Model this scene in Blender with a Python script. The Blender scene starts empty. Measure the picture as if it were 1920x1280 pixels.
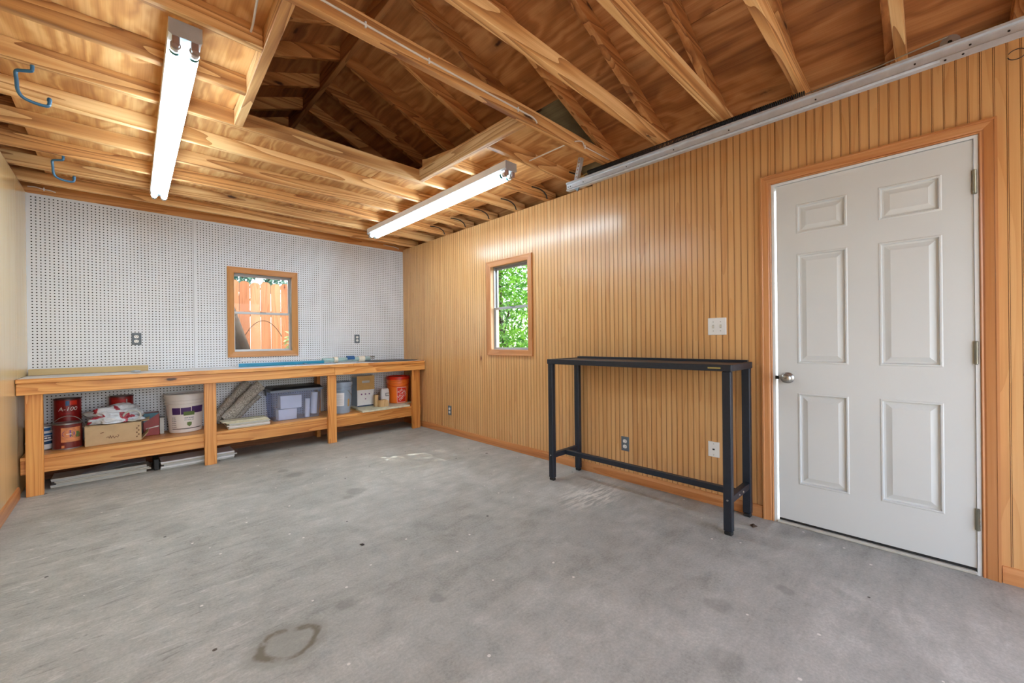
import bpy, bmesh, math, random
from mathutils import Vector, Matrix, noise

random.seed(11)
S = bpy.context.scene
COL = S.collection

# ------------------------------------------------------------------ camera
F_PX, YAW, PITCH, ROLL, CAM_H = 758.17, 0.7678, -0.0011, -0.0115, 1.1142
fw = Vector((math.sin(YAW) * math.cos(PITCH), math.cos(YAW) * math.cos(PITCH), math.sin(PITCH)))
r0 = Vector((math.cos(YAW), -math.sin(YAW), 0))
u0 = r0.cross(fw)
rt = r0 * math.cos(ROLL) + u0 * math.sin(ROLL)
up = -r0 * math.sin(ROLL) + u0 * math.cos(ROLL)
cd = bpy.data.cameras.new('camera')
cd.sensor_width = 36.0
cd.lens = F_PX / 1920.0 * 36.0
cd.clip_start = 0.02
cam = bpy.data.objects.new('camera', cd)
m = Matrix((rt, up, -fw)).transposed().to_4x4()
m.translation = Vector((0, 0, CAM_H))
cam.matrix_world = m
COL.objects.link(cam)
S.camera = cam

# ------------------------------------------------------------------ light
world = bpy.data.worlds.new('world')
S.world = world
world.use_nodes = True
wn = world.node_tree
sky = wn.nodes.new('ShaderNodeTexSky')
sky.sky_type = 'NISHITA'
sky.sun_disc = False
sky.sun_elevation = math.radians(52)
sky.sun_rotation = math.radians(113)
sky.air_density = 1.0
sky.dust_density = 2.0
wn.nodes['Background'].inputs[1].default_value = 0.92
hz = wn.nodes.new('ShaderNodeHueSaturation')      # hazy, pale sky
hz.inputs['Saturation'].default_value = 0.60
wn.links.new(sky.outputs[0], hz.inputs['Color'])
wn.links.new(hz.outputs[0], wn.nodes['Background'].inputs[0])

sd = bpy.data.lights.new('sun', 'SUN')
sd.energy = 3.6
sd.angle = math.radians(0.6)
sd.color = (1.0, 0.95, 0.86)
sun = bpy.data.objects.new('sun', sd)
sun.rotation_euler = Vector((-0.52, 0.22, -0.80)).to_track_quat('-Z', 'Y').to_euler()
sun.location = (6, -6, 9)
COL.objects.link(sun)

TUBE_EMIT = 19.0
S.view_settings.view_transform = 'Standard'
S.view_settings.look = 'None'
S.view_settings.gamma = 1.0
S.view_settings.use_curve_mapping = False
S.view_settings.exposure = 0.72
S.cycles.max_bounces = 8
S.cycles.diffuse_bounces = 5
S.cycles.adaptive_threshold = 0.09
S.cycles.adaptive_min_samples = 20
S.cycles.use_light_tree = False
S.cycles.caustics_reflective = False
S.cycles.caustics_refractive = False

# ------------------------------------------------------------------ room constants (metres)
XR, XL, YB, YF = 2.86, -0.558, 5.159, -1.6
ZJ, JH, JT = 2.41, 0.089, 0.038          # joist underside, depth, thickness
ZLOFT = ZJ + JH
XM = 0.5 * (XR + XL)
PITCHR, ZRAF, RD = 0.405, 2.437, 0.096   # roof pitch, rafter underside at the wall, vertical depth
JOISTS = [-1.12, -0.72, -0.315, 0.088, 0.473, 0.860, 1.257, 1.665, 2.045, 2.462, 2.868, 3.278, 3.688, 4.100, 4.510, 4.915]

# ================================================================== helpers
def lin(c):
    return tuple(((v / 255.0) / 12.92 if v / 255.0 <= 0.04045 else ((v / 255.0 + 0.055) / 1.055) ** 2.4) for v in c)

def rgba(c):
    l = lin(c)
    return (l[0], l[1], l[2], 1.0)

class N:
    """small node-tree writer"""
    def __init__(self, name):
        self.mat = bpy.data.materials.new(name)
        self.mat.use_nodes = True
        self.t = self.mat.node_tree
        self.b = self.t.nodes['Principled BSDF']
        self.out = self.t.nodes['Material Output']
    def new(self, kind, **kw):
        n = self.t.nodes.new(kind)
        for k, v in kw.items():
            setattr(n, k, v)
        return n
    def link(self, a, b):
        self.t.links.new(a, b)
    def put(self, sock, v):
        if hasattr(v, 'is_output') or hasattr(v, 'links'):
            self.link(v, sock)
        else:
            sock.default_value = v
    def math(self, op, a, b=None, c=None, clamp=False):
        n = self.new('ShaderNodeMath', operation=op, use_clamp=clamp)
        self.put(n.inputs[0], a)
        if b is not None: self.put(n.inputs[1], b)
        if c is not None: self.put(n.inputs[2], c)
        return n.outputs[0]
    def vmath(self, op, a, b=None):
        n = self.new('ShaderNodeVectorMath', operation=op)
        self.put(n.inputs[0], a)
        if b is not None: self.put(n.inputs[1], b)
        return n.outputs['Value'] if op in ('LENGTH', 'DISTANCE', 'DOT_PRODUCT') else n.outputs[0]
    def mix(self, fac, a, b, mode='MIX'):
        n = self.new('ShaderNodeMix', data_type='RGBA', blend_type=mode)
        self.put(n.inputs[0], fac); self.put(n.inputs[6], a); self.put(n.inputs[7], b)
        return n.outputs[2]
    def ramp(self, fac, stops):
        n = self.new('ShaderNodeValToRGB')
        e = n.color_ramp.elements
        while len(e) < len(stops): e.new(0.5)
        for k, (p, c) in enumerate(stops):
            e[k].position = p; e[k].color = c
        self.put(n.inputs[0], fac)
        return n.outputs[0]
    def step(self, v, lo, hi):
        n = self.new('ShaderNodeMapRange', interpolation_type='SMOOTHSTEP')
        self.put(n.inputs[0], v); n.inputs[1].default_value = lo; n.inputs[2].default_value = hi
        return n.outputs[0]
    def noise(self, vec, scale, detail=3, rough=0.55, dist=0.0):
        n = self.new('ShaderNodeTexNoise')
        self.put(n.inputs['Vector'], vec)
        n.inputs['Scale'].default_value = scale; n.inputs['Detail'].default_value = detail
        n.inputs['Roughness'].default_value = rough; n.inputs['Distortion'].default_value = dist
        return n.outputs[0]
    def voronoi(self, vec, scale, feature='F1'):
        n = self.new('ShaderNodeTexVoronoi', feature=feature)
        self.put(n.inputs['Vector'], vec); n.inputs['Scale'].default_value = scale
        return n
    def mapping(self, vec, scale=(1, 1, 1), loc=(0, 0, 0), rot=(0, 0, 0)):
        n = self.new('ShaderNodeMapping')
        self.put(n.inputs[0], vec); n.inputs[1].default_value = loc; n.inputs[2].default_value = rot; n.inputs[3].default_value = scale
        return n.outputs[0]
    def coords(self, rand=True):
        tc = self.new('ShaderNodeTexCoord').outputs['Object']
        if not rand: return tc
        oi = self.new('ShaderNodeObjectInfo').outputs['Random']
        k = self.math('MULTIPLY', oi, 37.0)
        cb = self.new('ShaderNodeCombineXYZ')
        self.put(cb.inputs[0], k); self.put(cb.inputs[1], self.math('MULTIPLY', oi, 53.0)); self.put(cb.inputs[2], self.math('MULTIPLY', oi, 71.0))
        return self.vmath('ADD', tc, cb.outputs[0])
    def bump(self, h, strength, dist=0.01):
        n = self.new('ShaderNodeBump')
        n.inputs['Strength'].default_value = strength; n.inputs['Distance'].default_value = dist
        self.put(n.inputs['Height'], h)
        self.link(n.outputs[0], self.b.inputs['Normal'])
    def set(self, **kw):
        for k, v in kw.items():
            self.put(self.b.inputs[k.replace('_', ' ')], v)
        return self.mat

def plain(name, col, rough=0.5, metal=0.0, var=0.06, scale=14.0, bump=0.0, **kw):
    n = N(name)
    c = n.coords()
    k = n.noise(c, scale, 4, 0.6)
    a = tuple(v * (1 - var) for v in lin(col)) + (1,)
    b = tuple(min(1, v * (1 + var)) for v in lin(col)) + (1,)
    n.set(Base_Color=n.mix(n.step(k, 0.3, 0.7), a, b), Roughness=rough, Metallic=metal)
    if bump: n.bump(k, bump)
    for kk, v in kw.items(): n.put(n.b.inputs[kk.replace('_', ' ')], v)
    return n.mat

AX = {'x': 0, 'y': 1, 'z': 2}

def wood(name, dark, mid, light, axis, rough=0.55, figure=9.0, stretch=0.10, knots=0.75, coat=0.0, contrast=1.0, vary=0.12, knot_col=(70, 38, 18), fine=1.0, warp=0.0, sharp=True):
    """sawn softwood: figure lines as contours of a stretched noise, fine fibres, knots"""
    n = N(name)
    c = n.coords()
    a = AX[axis]
    sc = [1.0, 1.0, 1.0]; sc[a] = stretch
    v = n.mapping(c, tuple(sc))
    if warp:
        w = n.noise(c, 2.2, 3)
        wv = n.new('ShaderNodeCombineXYZ')
        for i in range(3): n.put(wv.inputs[i], n.math('MULTIPLY', w, warp))
        v = n.vmath('ADD', v, wv.outputs[0])
    broad = n.noise(v, figure * 0.55, 2, 0.5, 0.3)
    if sharp:
        band = n.math('POWER', n.math('FRACT', n.math('MULTIPLY', broad, 15.0)), 2.2)
    else:
        band = n.math('ADD', 0.5, n.math('MULTIPLY', n.math('SINE', n.math('MULTIPLY', broad, 52.0)), 0.5))
    sf = [70.0, 70.0, 70.0]; sf[a] = 1.6
    fib = n.noise(n.mapping(c, tuple(sf)), 1.0 * fine, 3, 0.7)
    tone = n.noise(v, figure * 0.35, 2, 0.5)
    t = n.math('ADD', n.math('MULTIPLY', band, 0.42 * contrast), n.math('MULTIPLY', fib, 0.55))
    t = n.math('ADD', t, n.math('MULTIPLY', n.math('SUBTRACT', tone, 0.5), 0.9))
    col = n.ramp(t, [(0.12, rgba(light)), (0.45, rgba(mid)), (0.95, rgba(dark))])
    if knots:
        sk = [7.0, 7.0, 7.0]; sk[a] = 2.4
        kv = n.mapping(c, tuple(sk))
        vo = n.voronoi(kv, 1.0)
        sep = n.new('ShaderNodeSeparateColor'); n.link(vo.outputs['Color'], sep.inputs[0])
        pick = n.math('GREATER_THAN', sep.outputs[0], knots)
        d = n.math('ADD', vo.outputs['Distance'], n.math('MULTIPLY', n.noise(c, 30, 2), 0.10))
        core = n.math('MULTIPLY', n.math('SUBTRACT', 1.0, n.step(d, 0.10, 0.17)), pick)
        halo = n.math('MULTIPLY', n.math('SUBTRACT', 1.0, n.step(d, 0.12, 0.42)), n.math('MULTIPLY', pick, 0.45))
        col = n.mix(halo, col, rgba(dark))
        col = n.mix(core, col, rgba(knot_col))
    oi = n.new('ShaderNodeObjectInfo').outputs['Random']
    hsv = n.new('ShaderNodeHueSaturation')
    n.link(col, hsv.inputs['Color'])
    n.put(hsv.inputs['Value'], n.math('ADD', 1.0 - vary, n.math('MULTIPLY', oi, 2 * vary)))
    n.set(Base_Color=hsv.outputs[0], Roughness=rough)
    if coat: n.set(Coat_Weight=coat, Coat_Roughness=0.2)
    n.bump(n.math('ADD', fib, n.math('MULTIPLY', band, 0.5)), 0.12, 0.004)
    return n.mat

def emit(name, col, strength):
    n = N(name)
    n.set(Base_Color=rgba(col), Emission_Color=rgba(col), Emission_Strength=strength)
    return n.mat

def glass(name, tint=(0.95, 0.98, 0.97, 1)):
    n = N(name)
    tr = n.new('ShaderNodeBsdfTransparent'); tr.inputs[0].default_value = tint
    gl = n.new('ShaderNodeBsdfGlossy'); gl.inputs['Roughness'].default_value = 0.02
    fr = n.new('ShaderNodeFresnel'); fr.inputs[0].default_value = 1.45
    geo = n.new('ShaderNodeNewGeometry')
    fac = n.math('MULTIPLY', n.math('MULTIPLY', fr.outputs[0], 0.4), n.math('SUBTRACT', 1.0, geo.outputs['Backfacing']))   # reflection weakened against speckle, front faces only
    mx = n.new('ShaderNodeMixShader')
    n.link(fac, mx.inputs[0]); n.link(tr.outputs[0], mx.inputs[1]); n.link(gl.outputs[0], mx.inputs[2])
    n.link(mx.outputs[0], n.out.inputs['Surface'])
    return n.mat

def milky(name, col, clear, rough=0.25):
    n = N(name)
    n.set(Base_Color=rgba(col), Roughness=rough)
    tr = n.new('ShaderNodeBsdfTransparent'); tr.inputs[0].default_value = tuple(min(1, v * 1.1 + 0.1) for v in lin(col)) + (1,)
    mx = n.new('ShaderNodeMixShader'); mx.inputs[0].default_value = clear
    n.link(n.b.outputs[0], mx.inputs[1]); n.link(tr.outputs[0], mx.inputs[2])
    n.link(mx.outputs[0], n.out.inputs['Surface'])
    return n.mat

# ------------------------------------------------------------------ mesh builder
BASE = {}

class MB:
    def __init__(self):
        self.v, self.f, self.m = [], [], []
    def face(self, idx, m=0):
        self.f.append(tuple(idx)); self.m.append(m)
    def poly(self, pts, m=0):
        k = len(self.v); self.v += [Vector(p) for p in pts]
        self.face(range(k, k + len(pts)), m)
    def box(self, x0, x1, y0, y1, z0, z1, m=0):
        k = len(self.v)
        for z in (z0, z1):
            for x, y in ((x0, y0), (x1, y0), (x1, y1), (x0, y1)):
                self.v.append(Vector((x, y, z)))
        for q in ((3, 2, 1, 0), (4, 5, 6, 7), (0, 1, 5, 4), (1, 2, 6, 5), (2, 3, 7, 6), (3, 0, 4, 7)):
            self.face([k + i for i in q], m)
        return self
    def prism(self, poly, a, b, axis, m=0):
        """poly: list of 2-D points in the plane normal to axis (remaining axes in xyz order)"""
        k = len(self.v); n = len(poly)
        for t in (a, b):
            for p, q in poly:
                self.v.append(Vector({'x': (t, p, q), 'y': (p, t, q), 'z': (p, q, t)}[axis]))
        mc = 0 if isinstance(m, (list, tuple)) else m
        self.face([k + i for i in range(n)][::-1], mc)
        self.face([k + n + i for i in range(n)], mc)
        for i in range(n):
            j = (i + 1) % n
            self.face((k + i, k + j, k + n + j, k + n + i), m[i] if isinstance(m, (list, tuple)) else m)
        return self
    def tube(self, pts, r, n=8, m=0, closed=False, flat=1.0):
        pts = [Vector(p) for p in pts]
        k = len(self.v); L = len(pts)
        prev = None
        for i, p in enumerate(pts):
            if closed: d = pts[(i + 1) % L] - pts[i - 1]
            else: d = pts[min(i + 1, L - 1)] - pts[max(i - 1, 0)]
            d.normalize()
            if prev is None:
                s = d.cross(Vector((0, 0, 1)))
                if s.length < 1e-3: s = d.cross(Vector((0, 1, 0)))
            else:
                s = prev - d * prev.dot(d)
            s.normalize(); prev = s
            t = d.cross(s)
            rr = r[i] if isinstance(r, (list, tuple)) else r
            for j in range(n):
                an = 2 * math.pi * j / n
                self.v.append(p + s * math.cos(an) * rr + t * math.sin(an) * rr * flat)
        for i in range(L if closed else L - 1):
            i2 = (i + 1) % L
            for j in range(n):
                j2 = (j + 1) % n
                self.face((k + i * n + j, k + i * n + j2, k + i2 * n + j2, k + i2 * n + j), m)
        if not closed:
            self.face([k + j for j in range(n)][::-1], m)
            self.face([k + (L - 1) * n + j for j in range(n)], m)
        return self
    def lathe(self, prof, c=(0, 0, 0), n=28, m=0, a0=0.0, a1=2 * math.pi, axis='z'):
        """prof: (radius, height); ms may be a list per band"""
        full = abs(a1 - a0 - 2 * math.pi) < 1e-6
        k = len(self.v); cols = n if full else n + 1
        for r, z in prof:
            for j in range(cols):
                a = a0 + (a1 - a0) * j / n
                p = Vector((r * math.cos(a), r * math.sin(a), z))
                if axis == 'x': p = Vector((z, r * math.cos(a), r * math.sin(a)))
                if axis == 'y': p = Vector((r * math.cos(a), z, r * math.sin(a)))
                self.v.append(p + Vector(c))
        for i in range(len(prof) - 1):
            mm = m[i] if isinstance(m, (list, tuple)) else m
            for j in range(n):
                j2 = (j + 1) % cols
                self.face((k + i * cols + j, k + i * cols + j2, k + (i + 1) * cols + j2, k + (i + 1) * cols + j), mm)
        return self
    def xf(self, start, mat):
        for i in range(start, len(self.v)):
            self.v[i] = mat @ self.v[i]
        return self
    def build(self, name, mats, parent=None, smooth=False, bevel=0.0, seg=1, base=None):
        if not isinstance(mats, (list, tuple)): mats = [mats]
        if parent is not None: b = BASE[parent.name]
        elif base is not None: b = Vector(base)
        else:
            xs = [p.x for p in self.v]; ys = [p.y for p in self.v]; zs = [p.z for p in self.v]
            b = Vector(((min(xs) + max(xs)) / 2, (min(ys) + max(ys)) / 2, min(zs)))
        me = bpy.data.meshes.new(name)
        me.from_pydata([tuple(p - b) for p in self.v], [], self.f)
        for mt in mats: me.materials.append(mt)
        if len(mats) > 1: me.polygons.foreach_set('material_index', self.m)
        bm = bmesh.new(); bm.from_mesh(me)
        bmesh.ops.recalc_face_normals(bm, faces=bm.faces)
        if bevel:
            bmesh.ops.bevel(bm, geom=list(bm.edges), offset=bevel, segments=seg, affect='EDGES', profile=0.5, clamp_overlap=True)
        bm.to_mesh(me); bm.free()
        if smooth:
            me.polygons.foreach_set('use_smooth', [True] * len(me.polygons))
            if smooth != 'all':
                me.set_sharp_from_angle(angle=math.radians(38))
        o = bpy.data.objects.new(name, me)
        COL.objects.link(o)
        if parent is not None: o.parent = parent
        else: o.location = b
        BASE[o.name] = b
        return o

def tag(o, label, cat, group=None, kind=None):
    if label: o['label'] = label
    if cat: o['category'] = cat
    if group: o['group'] = group
    if kind: o['kind'] = kind
    return o

def thing(name, label, cat, loc=(0, 0, 0), group=None, kind=None):
    o = bpy.data.objects.new(name, None)
    o.empty_display_size = 0.1
    COL.objects.link(o); o.location = loc
    BASE[o.name] = Vector(loc)
    return tag(o, label, cat, group, kind)

def box(name, ext, mat, parent=None, bevel=0.002, **kw):
    return MB().box(*ext).build(name, mat, parent, bevel=bevel, **kw)

_TXT = {}
def text_geo(body, size, shear=0.0):
    key = (body, size, shear)
    if key not in _TXT:
        cu = bpy.data.curves.new('txt', 'FONT')
        cu.body = body; cu.size = size; cu.align_x = 'CENTER'; cu.align_y = 'CENTER'; cu.shear = shear; cu.resolution_u = 3
        ob = bpy.data.objects.new('txt', cu); COL.objects.link(ob)
        dg = bpy.context.evaluated_depsgraph_get()
        me = bpy.data.meshes.new_from_object(ob.evaluated_get(dg))
        _TXT[key] = ([v.co.copy() for v in me.vertices], [tuple(p.vertices) for p in me.polygons])
        bpy.data.objects.remove(ob); bpy.data.curves.remove(cu); bpy.data.meshes.remove(me)
    return _TXT[key]

def cyl_text(mb, body, size, c, r, ang, z, m=0, shear=0.0, rot=0.0):
    vs, fs = text_geo(body, size, shear); k = len(mb.v)
    cr, sr = math.cos(rot), math.sin(rot)
    for p in vs:
        x = p.x * cr - p.y * sr; y = p.x * sr + p.y * cr
        a = ang + x / r
        mb.v.append(Vector((c[0] + r * math.cos(a), c[1] + r * math.sin(a), z + y)))
    for f in fs: mb.face([k + i for i in f], m)

def flat_text(mb, body, size, o, ux, uy, m=0, shear=0.0):
    vs, fs = text_geo(body, size, shear); k = len(mb.v)
    o, ux, uy = Vector(o), Vector(ux), Vector(uy)
    for p in vs: mb.v.append(o + ux * p.x + uy * p.y)
    for f in fs: mb.face([k + i for i in f], m)

def cyl_patch(mb, c, r, a0, a1, z0, z1, m=0, n=10):
    mb.lathe([(r, z0), (r, z1)], (c[0], c[1], 0), n, m, a0, a1)

def cyl_bars(mb, c, r, ang, z, widths, h, gap=0.004):
    """a line of print too small to read: short bars round a cylinder"""
    x = -0.5 * (sum(widths) + gap * (len(widths) - 1))
    for w in widths:
        mb.lathe([(r, z - h / 2), (r, z + h / 2)], (c[0], c[1], 0), 3, 0, ang + x / r, ang + (x + w) / r)
        x += w + gap

def squiggle(mb, o, ux, uy, pts, w):
    o, ux, uy = Vector(o), Vector(ux), Vector(uy)
    for (a, b_), (c, d_) in zip(pts[:-1], pts[1:]):
        e = Vector((c - a, d_ - b_)); L_ = max(e.length, 1e-6); n_ = Vector((-e.y, e.x)) / L_ * w / 2
        mb.poly([o + ux * (a + n_.x) + uy * (b_ + n_.y), o + ux * (c + n_.x) + uy * (d_ + n_.y), o + ux * (c - n_.x) + uy * (d_ - n_.y), o + ux * (a - n_.x) + uy * (b_ - n_.y)])

# ================================================================== materials
M = {}
pine = dict(dark=(150, 88, 38), mid=(206, 148, 84), light=(236, 190, 128))
M['joist'] = wood('joist_pine', (132, 76, 34), (206, 150, 90), (238, 198, 140), 'x', 0.6, 9, 0.06, 0.58, contrast=1.25)
M['header'] = wood('header_pine', (140, 84, 40), (210, 158, 100), (240, 204, 150), 'y', 0.6, 9, 0.06, 0.84, contrast=1.15)
M['rafter'] = wood('rafter_pine', (118, 62, 26), (194, 128, 70), (226, 170, 108), 'x', 0.62, 9, 0.06, 0.60, contrast=1.2)
M['ridge'] = wood('ridge_pine', (134, 84, 46), (184, 128, 78), (214, 162, 108), 'y', 0.62, 9, 0.06, 0.8)
M['loft_ply'] = wood('loft_plywood', (156, 92, 42), (208, 150, 90), (236, 192, 132), 'y', 0.6, 9, 0.16, 0.86, contrast=0.8, warp=0.12, sharp=False)
M['roof_ply'] = wood('roof_plywood', (104, 56, 26), (180, 118, 66), (210, 154, 98), 'y', 0.65, 6.5, 0.16, 0.45, contrast=0.75, warp=0.2, sharp=False, knot_col=(70, 36, 16), vary=0.08)
M['roof_ply_grey'] = wood('roof_plywood_grey', (98, 88, 62), (132, 120, 88), (160, 146, 108), 'y', 0.7, 5.5, 0.16, 0.9, contrast=0.4, warp=0.2, sharp=False)
M['bench_z'] = wood('bench_pine_upright', (160, 82, 26), (208, 136, 64), (230, 166, 92), 'z', 0.45, 10, 0.07, 0.82, coat=0.25)
M['bench_x'] = wood('bench_pine', (160, 82, 26), (212, 140, 68), (234, 172, 98), 'x', 0.45, 10, 0.06, 0.60, coat=0.25)
M['bead'] = wood('panelling', (176, 116, 62), (210, 157, 100), (220, 172, 116), 'z', 0.30, 6, 0.07, 0.935, contrast=0.5, vary=0.035, coat=0.35, knot_col=(120, 62, 24))
M['groove'] = plain('panelling_groove', (122, 70, 32), 0.5)
M['left_panel'] = wood('left_panelling', (198, 164, 114), (216, 184, 134), (226, 198, 150), 'z', 0.22, 4, 0.07, 0.97, contrast=0.3, vary=0.02, coat=0.4)
M['trim_z'] = wood('trim_upright', (158, 92, 46), (188, 122, 70), (204, 144, 92), 'z', 0.4, 7, 0.05, 0, contrast=0.5, vary=0.04, coat=0.25)
M['trim_y'] = wood('trim_along', (158, 92, 46), (188, 122, 70), (204, 144, 92), 'y', 0.4, 7, 0.05, 0, contrast=0.7, vary=0.04, coat=0.25)
M['trim_x'] = wood('trim_across', (172, 108, 50), (190, 126, 66), (202, 142, 84), 'x', 0.4, 7, 0.05, 0, contrast=0.4, vary=0.04, coat=0.25)
M['wtrim'] = wood('window_trim', (164, 104, 44), (184, 124, 60), (198, 140, 78), 'z', 0.45, 6, 0.05, 0, contrast=0.3, vary=0.03)
M['sill_wood'] = wood('window_jamb', (206, 160, 110), (228, 186, 138), (238, 202, 160), 'z', 0.5, 6, 0.05, 0, contrast=0.4)
M['plate_wood'] = wood('plate_pine', (128, 74, 34), (176, 114, 60), (202, 146, 88), 'x', 0.65, 8, 0.06, 0.85)
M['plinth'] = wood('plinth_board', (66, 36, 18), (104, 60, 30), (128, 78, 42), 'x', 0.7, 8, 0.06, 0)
M['stud'] = plain('wall_sheathing', (150, 110, 74), 0.8)
M['outer'] = plain('outside_siding', (196, 190, 178), 0.7)
M['peg'] = plain('pegboard_white', (222, 226, 233), 0.42, var=0.02, scale=3)
M['peg_dark'] = plain('pegboard_hole', (20, 16, 14), 0.9)
M['door'] = plain('door_paint', (211, 214, 214), 0.38, var=0.012, scale=2.5)
M['jamb_white'] = plain('jamb_paint', (224, 228, 230), 0.4, var=0.02)
M['rubber'] = plain('black_rubber', (28, 28, 30), 0.6)
M['alu'] = plain('mill_aluminium', (176, 182, 188), 0.35, 0.6, var=0.05)
M['alu_dark'] = plain('aluminium_dark', (120, 132, 142), 0.4, 0.5)  # darker aluminium for window latches and the hanger tip
M['galv'] = plain('galvanised_steel', (196, 202, 210), 0.38, 0.35, var=0.06, scale=22)
M['steel'] = plain('brushed_steel', (170, 168, 164), 0.3, 0.9, var=0.05)
M['hinge'] = plain('hinge_metal', (150, 148, 134), 0.35, 0.8)
M['spring'] = plain('spring_steel', (40, 42, 46), 0.45, 0.6)
M['black'] = plain('black_powder_coat', (36, 42, 53), 0.42, 0.2, var=0.10, scale=60, bump=0.03)
M['brass'] = plain('maker_plate', (176, 160, 96), 0.4, 0.3)
M['white_plastic'] = plain('white_plastic', (232, 232, 230), 0.35, var=0.02)
M['grey_plate'] = plain('grey_wall_plate', (96, 106, 116), 0.4, var=0.04)
M['slot'] = plain('slot_black', (24, 22, 22), 0.6)
M['fixture'] = plain('fixture_enamel', (206, 206, 208), 0.35, var=0.02)
M['fixture_end'] = plain('fixture_end_plate', (176, 176, 178), 0.4, 0.2)
M['tube'] = emit('fluorescent_tube', (218, 241, 254), TUBE_EMIT)
M['socket'] = plain('lamp_socket', (150, 120, 110), 0.4)
M['tube_end'] = plain('tube_green_end', (22, 104, 98), 0.35)
M['tube_cap'] = plain('tube_cap', (206, 196, 190), 0.35, 0.5)
M['hook'] = plain('blue_vinyl', (44, 92, 124), 0.3)
M['cable'] = plain('white_cable', (222, 214, 204), 0.5)
M['wire_dark'] = plain('dark_cable', (52, 44, 40), 0.6)
M['benchtop'] = plain('bench_surface', (206, 204, 204), 0.45, var=0.05)
M['can_red'] = plain('can_red', (140, 22, 24), 0.35, var=0.15, scale=9)
M['can_maroon'] = plain('can_maroon', (112, 38, 34), 0.4, var=0.15)
M['can_steel'] = plain('can_rim', (150, 146, 142), 0.35, 0.7)
M['dark_red'] = plain('can_dark_lid', (76, 14, 20), 0.4)
M['label_orange'] = plain('label_orange', (206, 130, 84), 0.5, var=0.2, scale=30)
M['label_purple'] = plain('label_purple', (112, 70, 130), 0.5, var=0.1)
M['label_green'] = plain('label_green', (92, 116, 60), 0.5)
M['label_blue'] = plain('label_blue', (28, 84, 140), 0.4)
M['navy'] = plain('label_navy', (24, 56, 92), 0.4)
M['violet'] = plain('label_violet', (66, 34, 100), 0.45)
M['text_dark'] = plain('print_dark', (60, 60, 66), 0.5)
M['text_white'] = plain('print_white', (240, 236, 232), 0.5)
M['text_red'] = plain('print_red', (190, 30, 34), 0.5)
M['text_brown'] = plain('print_brown', (116, 84, 58), 0.6)
M['card'] = plain('cardboard', (190, 164, 128), 0.75, var=0.05)
M['card_dark'] = plain('cardboard_edge', (150, 122, 88), 0.8)
M['kraft'] = plain('kraft_flap', (196, 156, 98), 0.7)
M['bucket_white'] = plain('bucket_white', (226, 222, 222), 0.32, var=0.02)
M['bucket_blue'] = plain('bucket_blue_grey', (150, 168, 190), 0.35, var=0.04)
M['orange'] = plain('bucket_orange', (252, 126, 40), 0.35, var=0.03)
M['orange_red'] = plain('lid_red_orange', (226, 44, 18), 0.35, var=0.03)
M['bin'] = milky('bin_plastic', (206, 214, 236), 0.80)
M['bin_rim'] = plain('bin_rim', (120, 132, 152), 0.35)
M['bin_lid'] = plain('bin_lid', (26, 26, 32), 0.4)
M['paper'] = plain('white_paper', (232, 232, 236), 0.7, var=0.03)
M['cream'] = plain('cream_stone', (206, 202, 178), 0.5, var=0.12, scale=25)
M['paper_grey'] = plain('grey_paper', (190, 192, 190), 0.6, var=0.08)
M['board_grey'] = plain('laminate_grey', (192, 188, 178), 0.5, var=0.1)
M['teal'] = plain('teal_plastic', (16, 132, 168), 0.3, var=0.04)
M['teal_box'] = plain('box_teal', (60, 110, 130), 0.5)
M['clear'] = milky('clear_tube', (190, 214, 214), 0.45)
M['ivory'] = plain('ivory_plastic', (222, 214, 198), 0.4)
M['midnight'] = plain('dark_sheet', (26, 34, 50), 0.4)
M['block'] = wood('block_pine', (176, 136, 88), (206, 170, 122), (222, 190, 146), 'z', 0.6, 9, 0.1, 0)
M['tanboard'] = wood('tan_board', (176, 150, 104), (196, 172, 126), (208, 186, 142), 'x', 0.6, 6, 0.05, 0, contrast=0.3)
M['glass'] = glass('window_glass')
M['picket'] = wood('cedar_picket', (150, 84, 52), (192, 122, 82), (212, 148, 108), 'z', 0.75, 9, 0.08, 0.85, contrast=0.6, vary=0.14)
M['bark'] = plain('bark', (64, 50, 40), 0.9, var=0.3, scale=18, bump=0.5)
M['soil'] = plain('yard_soil', (120, 108, 84), 0.95, var=0.2, scale=4)
M['drive'] = plain('driveway_concrete', (176, 172, 164), 0.9, var=0.08, scale=3)
M['roofing'] = plain('shingle', (96, 90, 84), 0.95, var=0.2, scale=30)

def leaf_mat(name, a, b):
    n = N(name)
    k = n.noise(n.coords(), 7.0, 3)
    col = n.mix(n.step(k, 0.35, 0.65), rgba(a), rgba(b))
    n.set(Base_Color=col, Roughness=0.45)
    tl = n.new('ShaderNodeBsdfTranslucent'); n.link(col, tl.inputs[0])
    mx = n.new('ShaderNodeMixShader'); mx.inputs[0].default_value = 0.45
    n.link(n.b.outputs[0], mx.inputs[1]); n.link(tl.outputs[0], mx.inputs[2])
    n.link(mx.outputs[0], n.out.inputs['Surface'])
    return n.mat
M['leaf'] = leaf_mat('leaf_bright', (44, 100, 22), (116, 168, 52))
M['leaf_blue'] = leaf_mat('leaf_dusky', (42, 84, 78), (112, 150, 130))
M['leaf_pale'] = leaf_mat('leaf_pale', (150, 176, 110), (214, 222, 176))

def carpet_mat():
    n = N('grey_carpet')
    c = n.coords()
    k = n.noise(c, 150, 2, 0.7)
    n.set(Base_Color=n.ramp(k, [(0.36, rgba((116, 110, 104))), (0.5, rgba((182, 176, 168))), (0.64, rgba((230, 226, 220)))]), Roughness=0.95)
    n.bump(k, 0.9, 0.01)
    return n.mat
M['carpet'] = carpet_mat()

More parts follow.
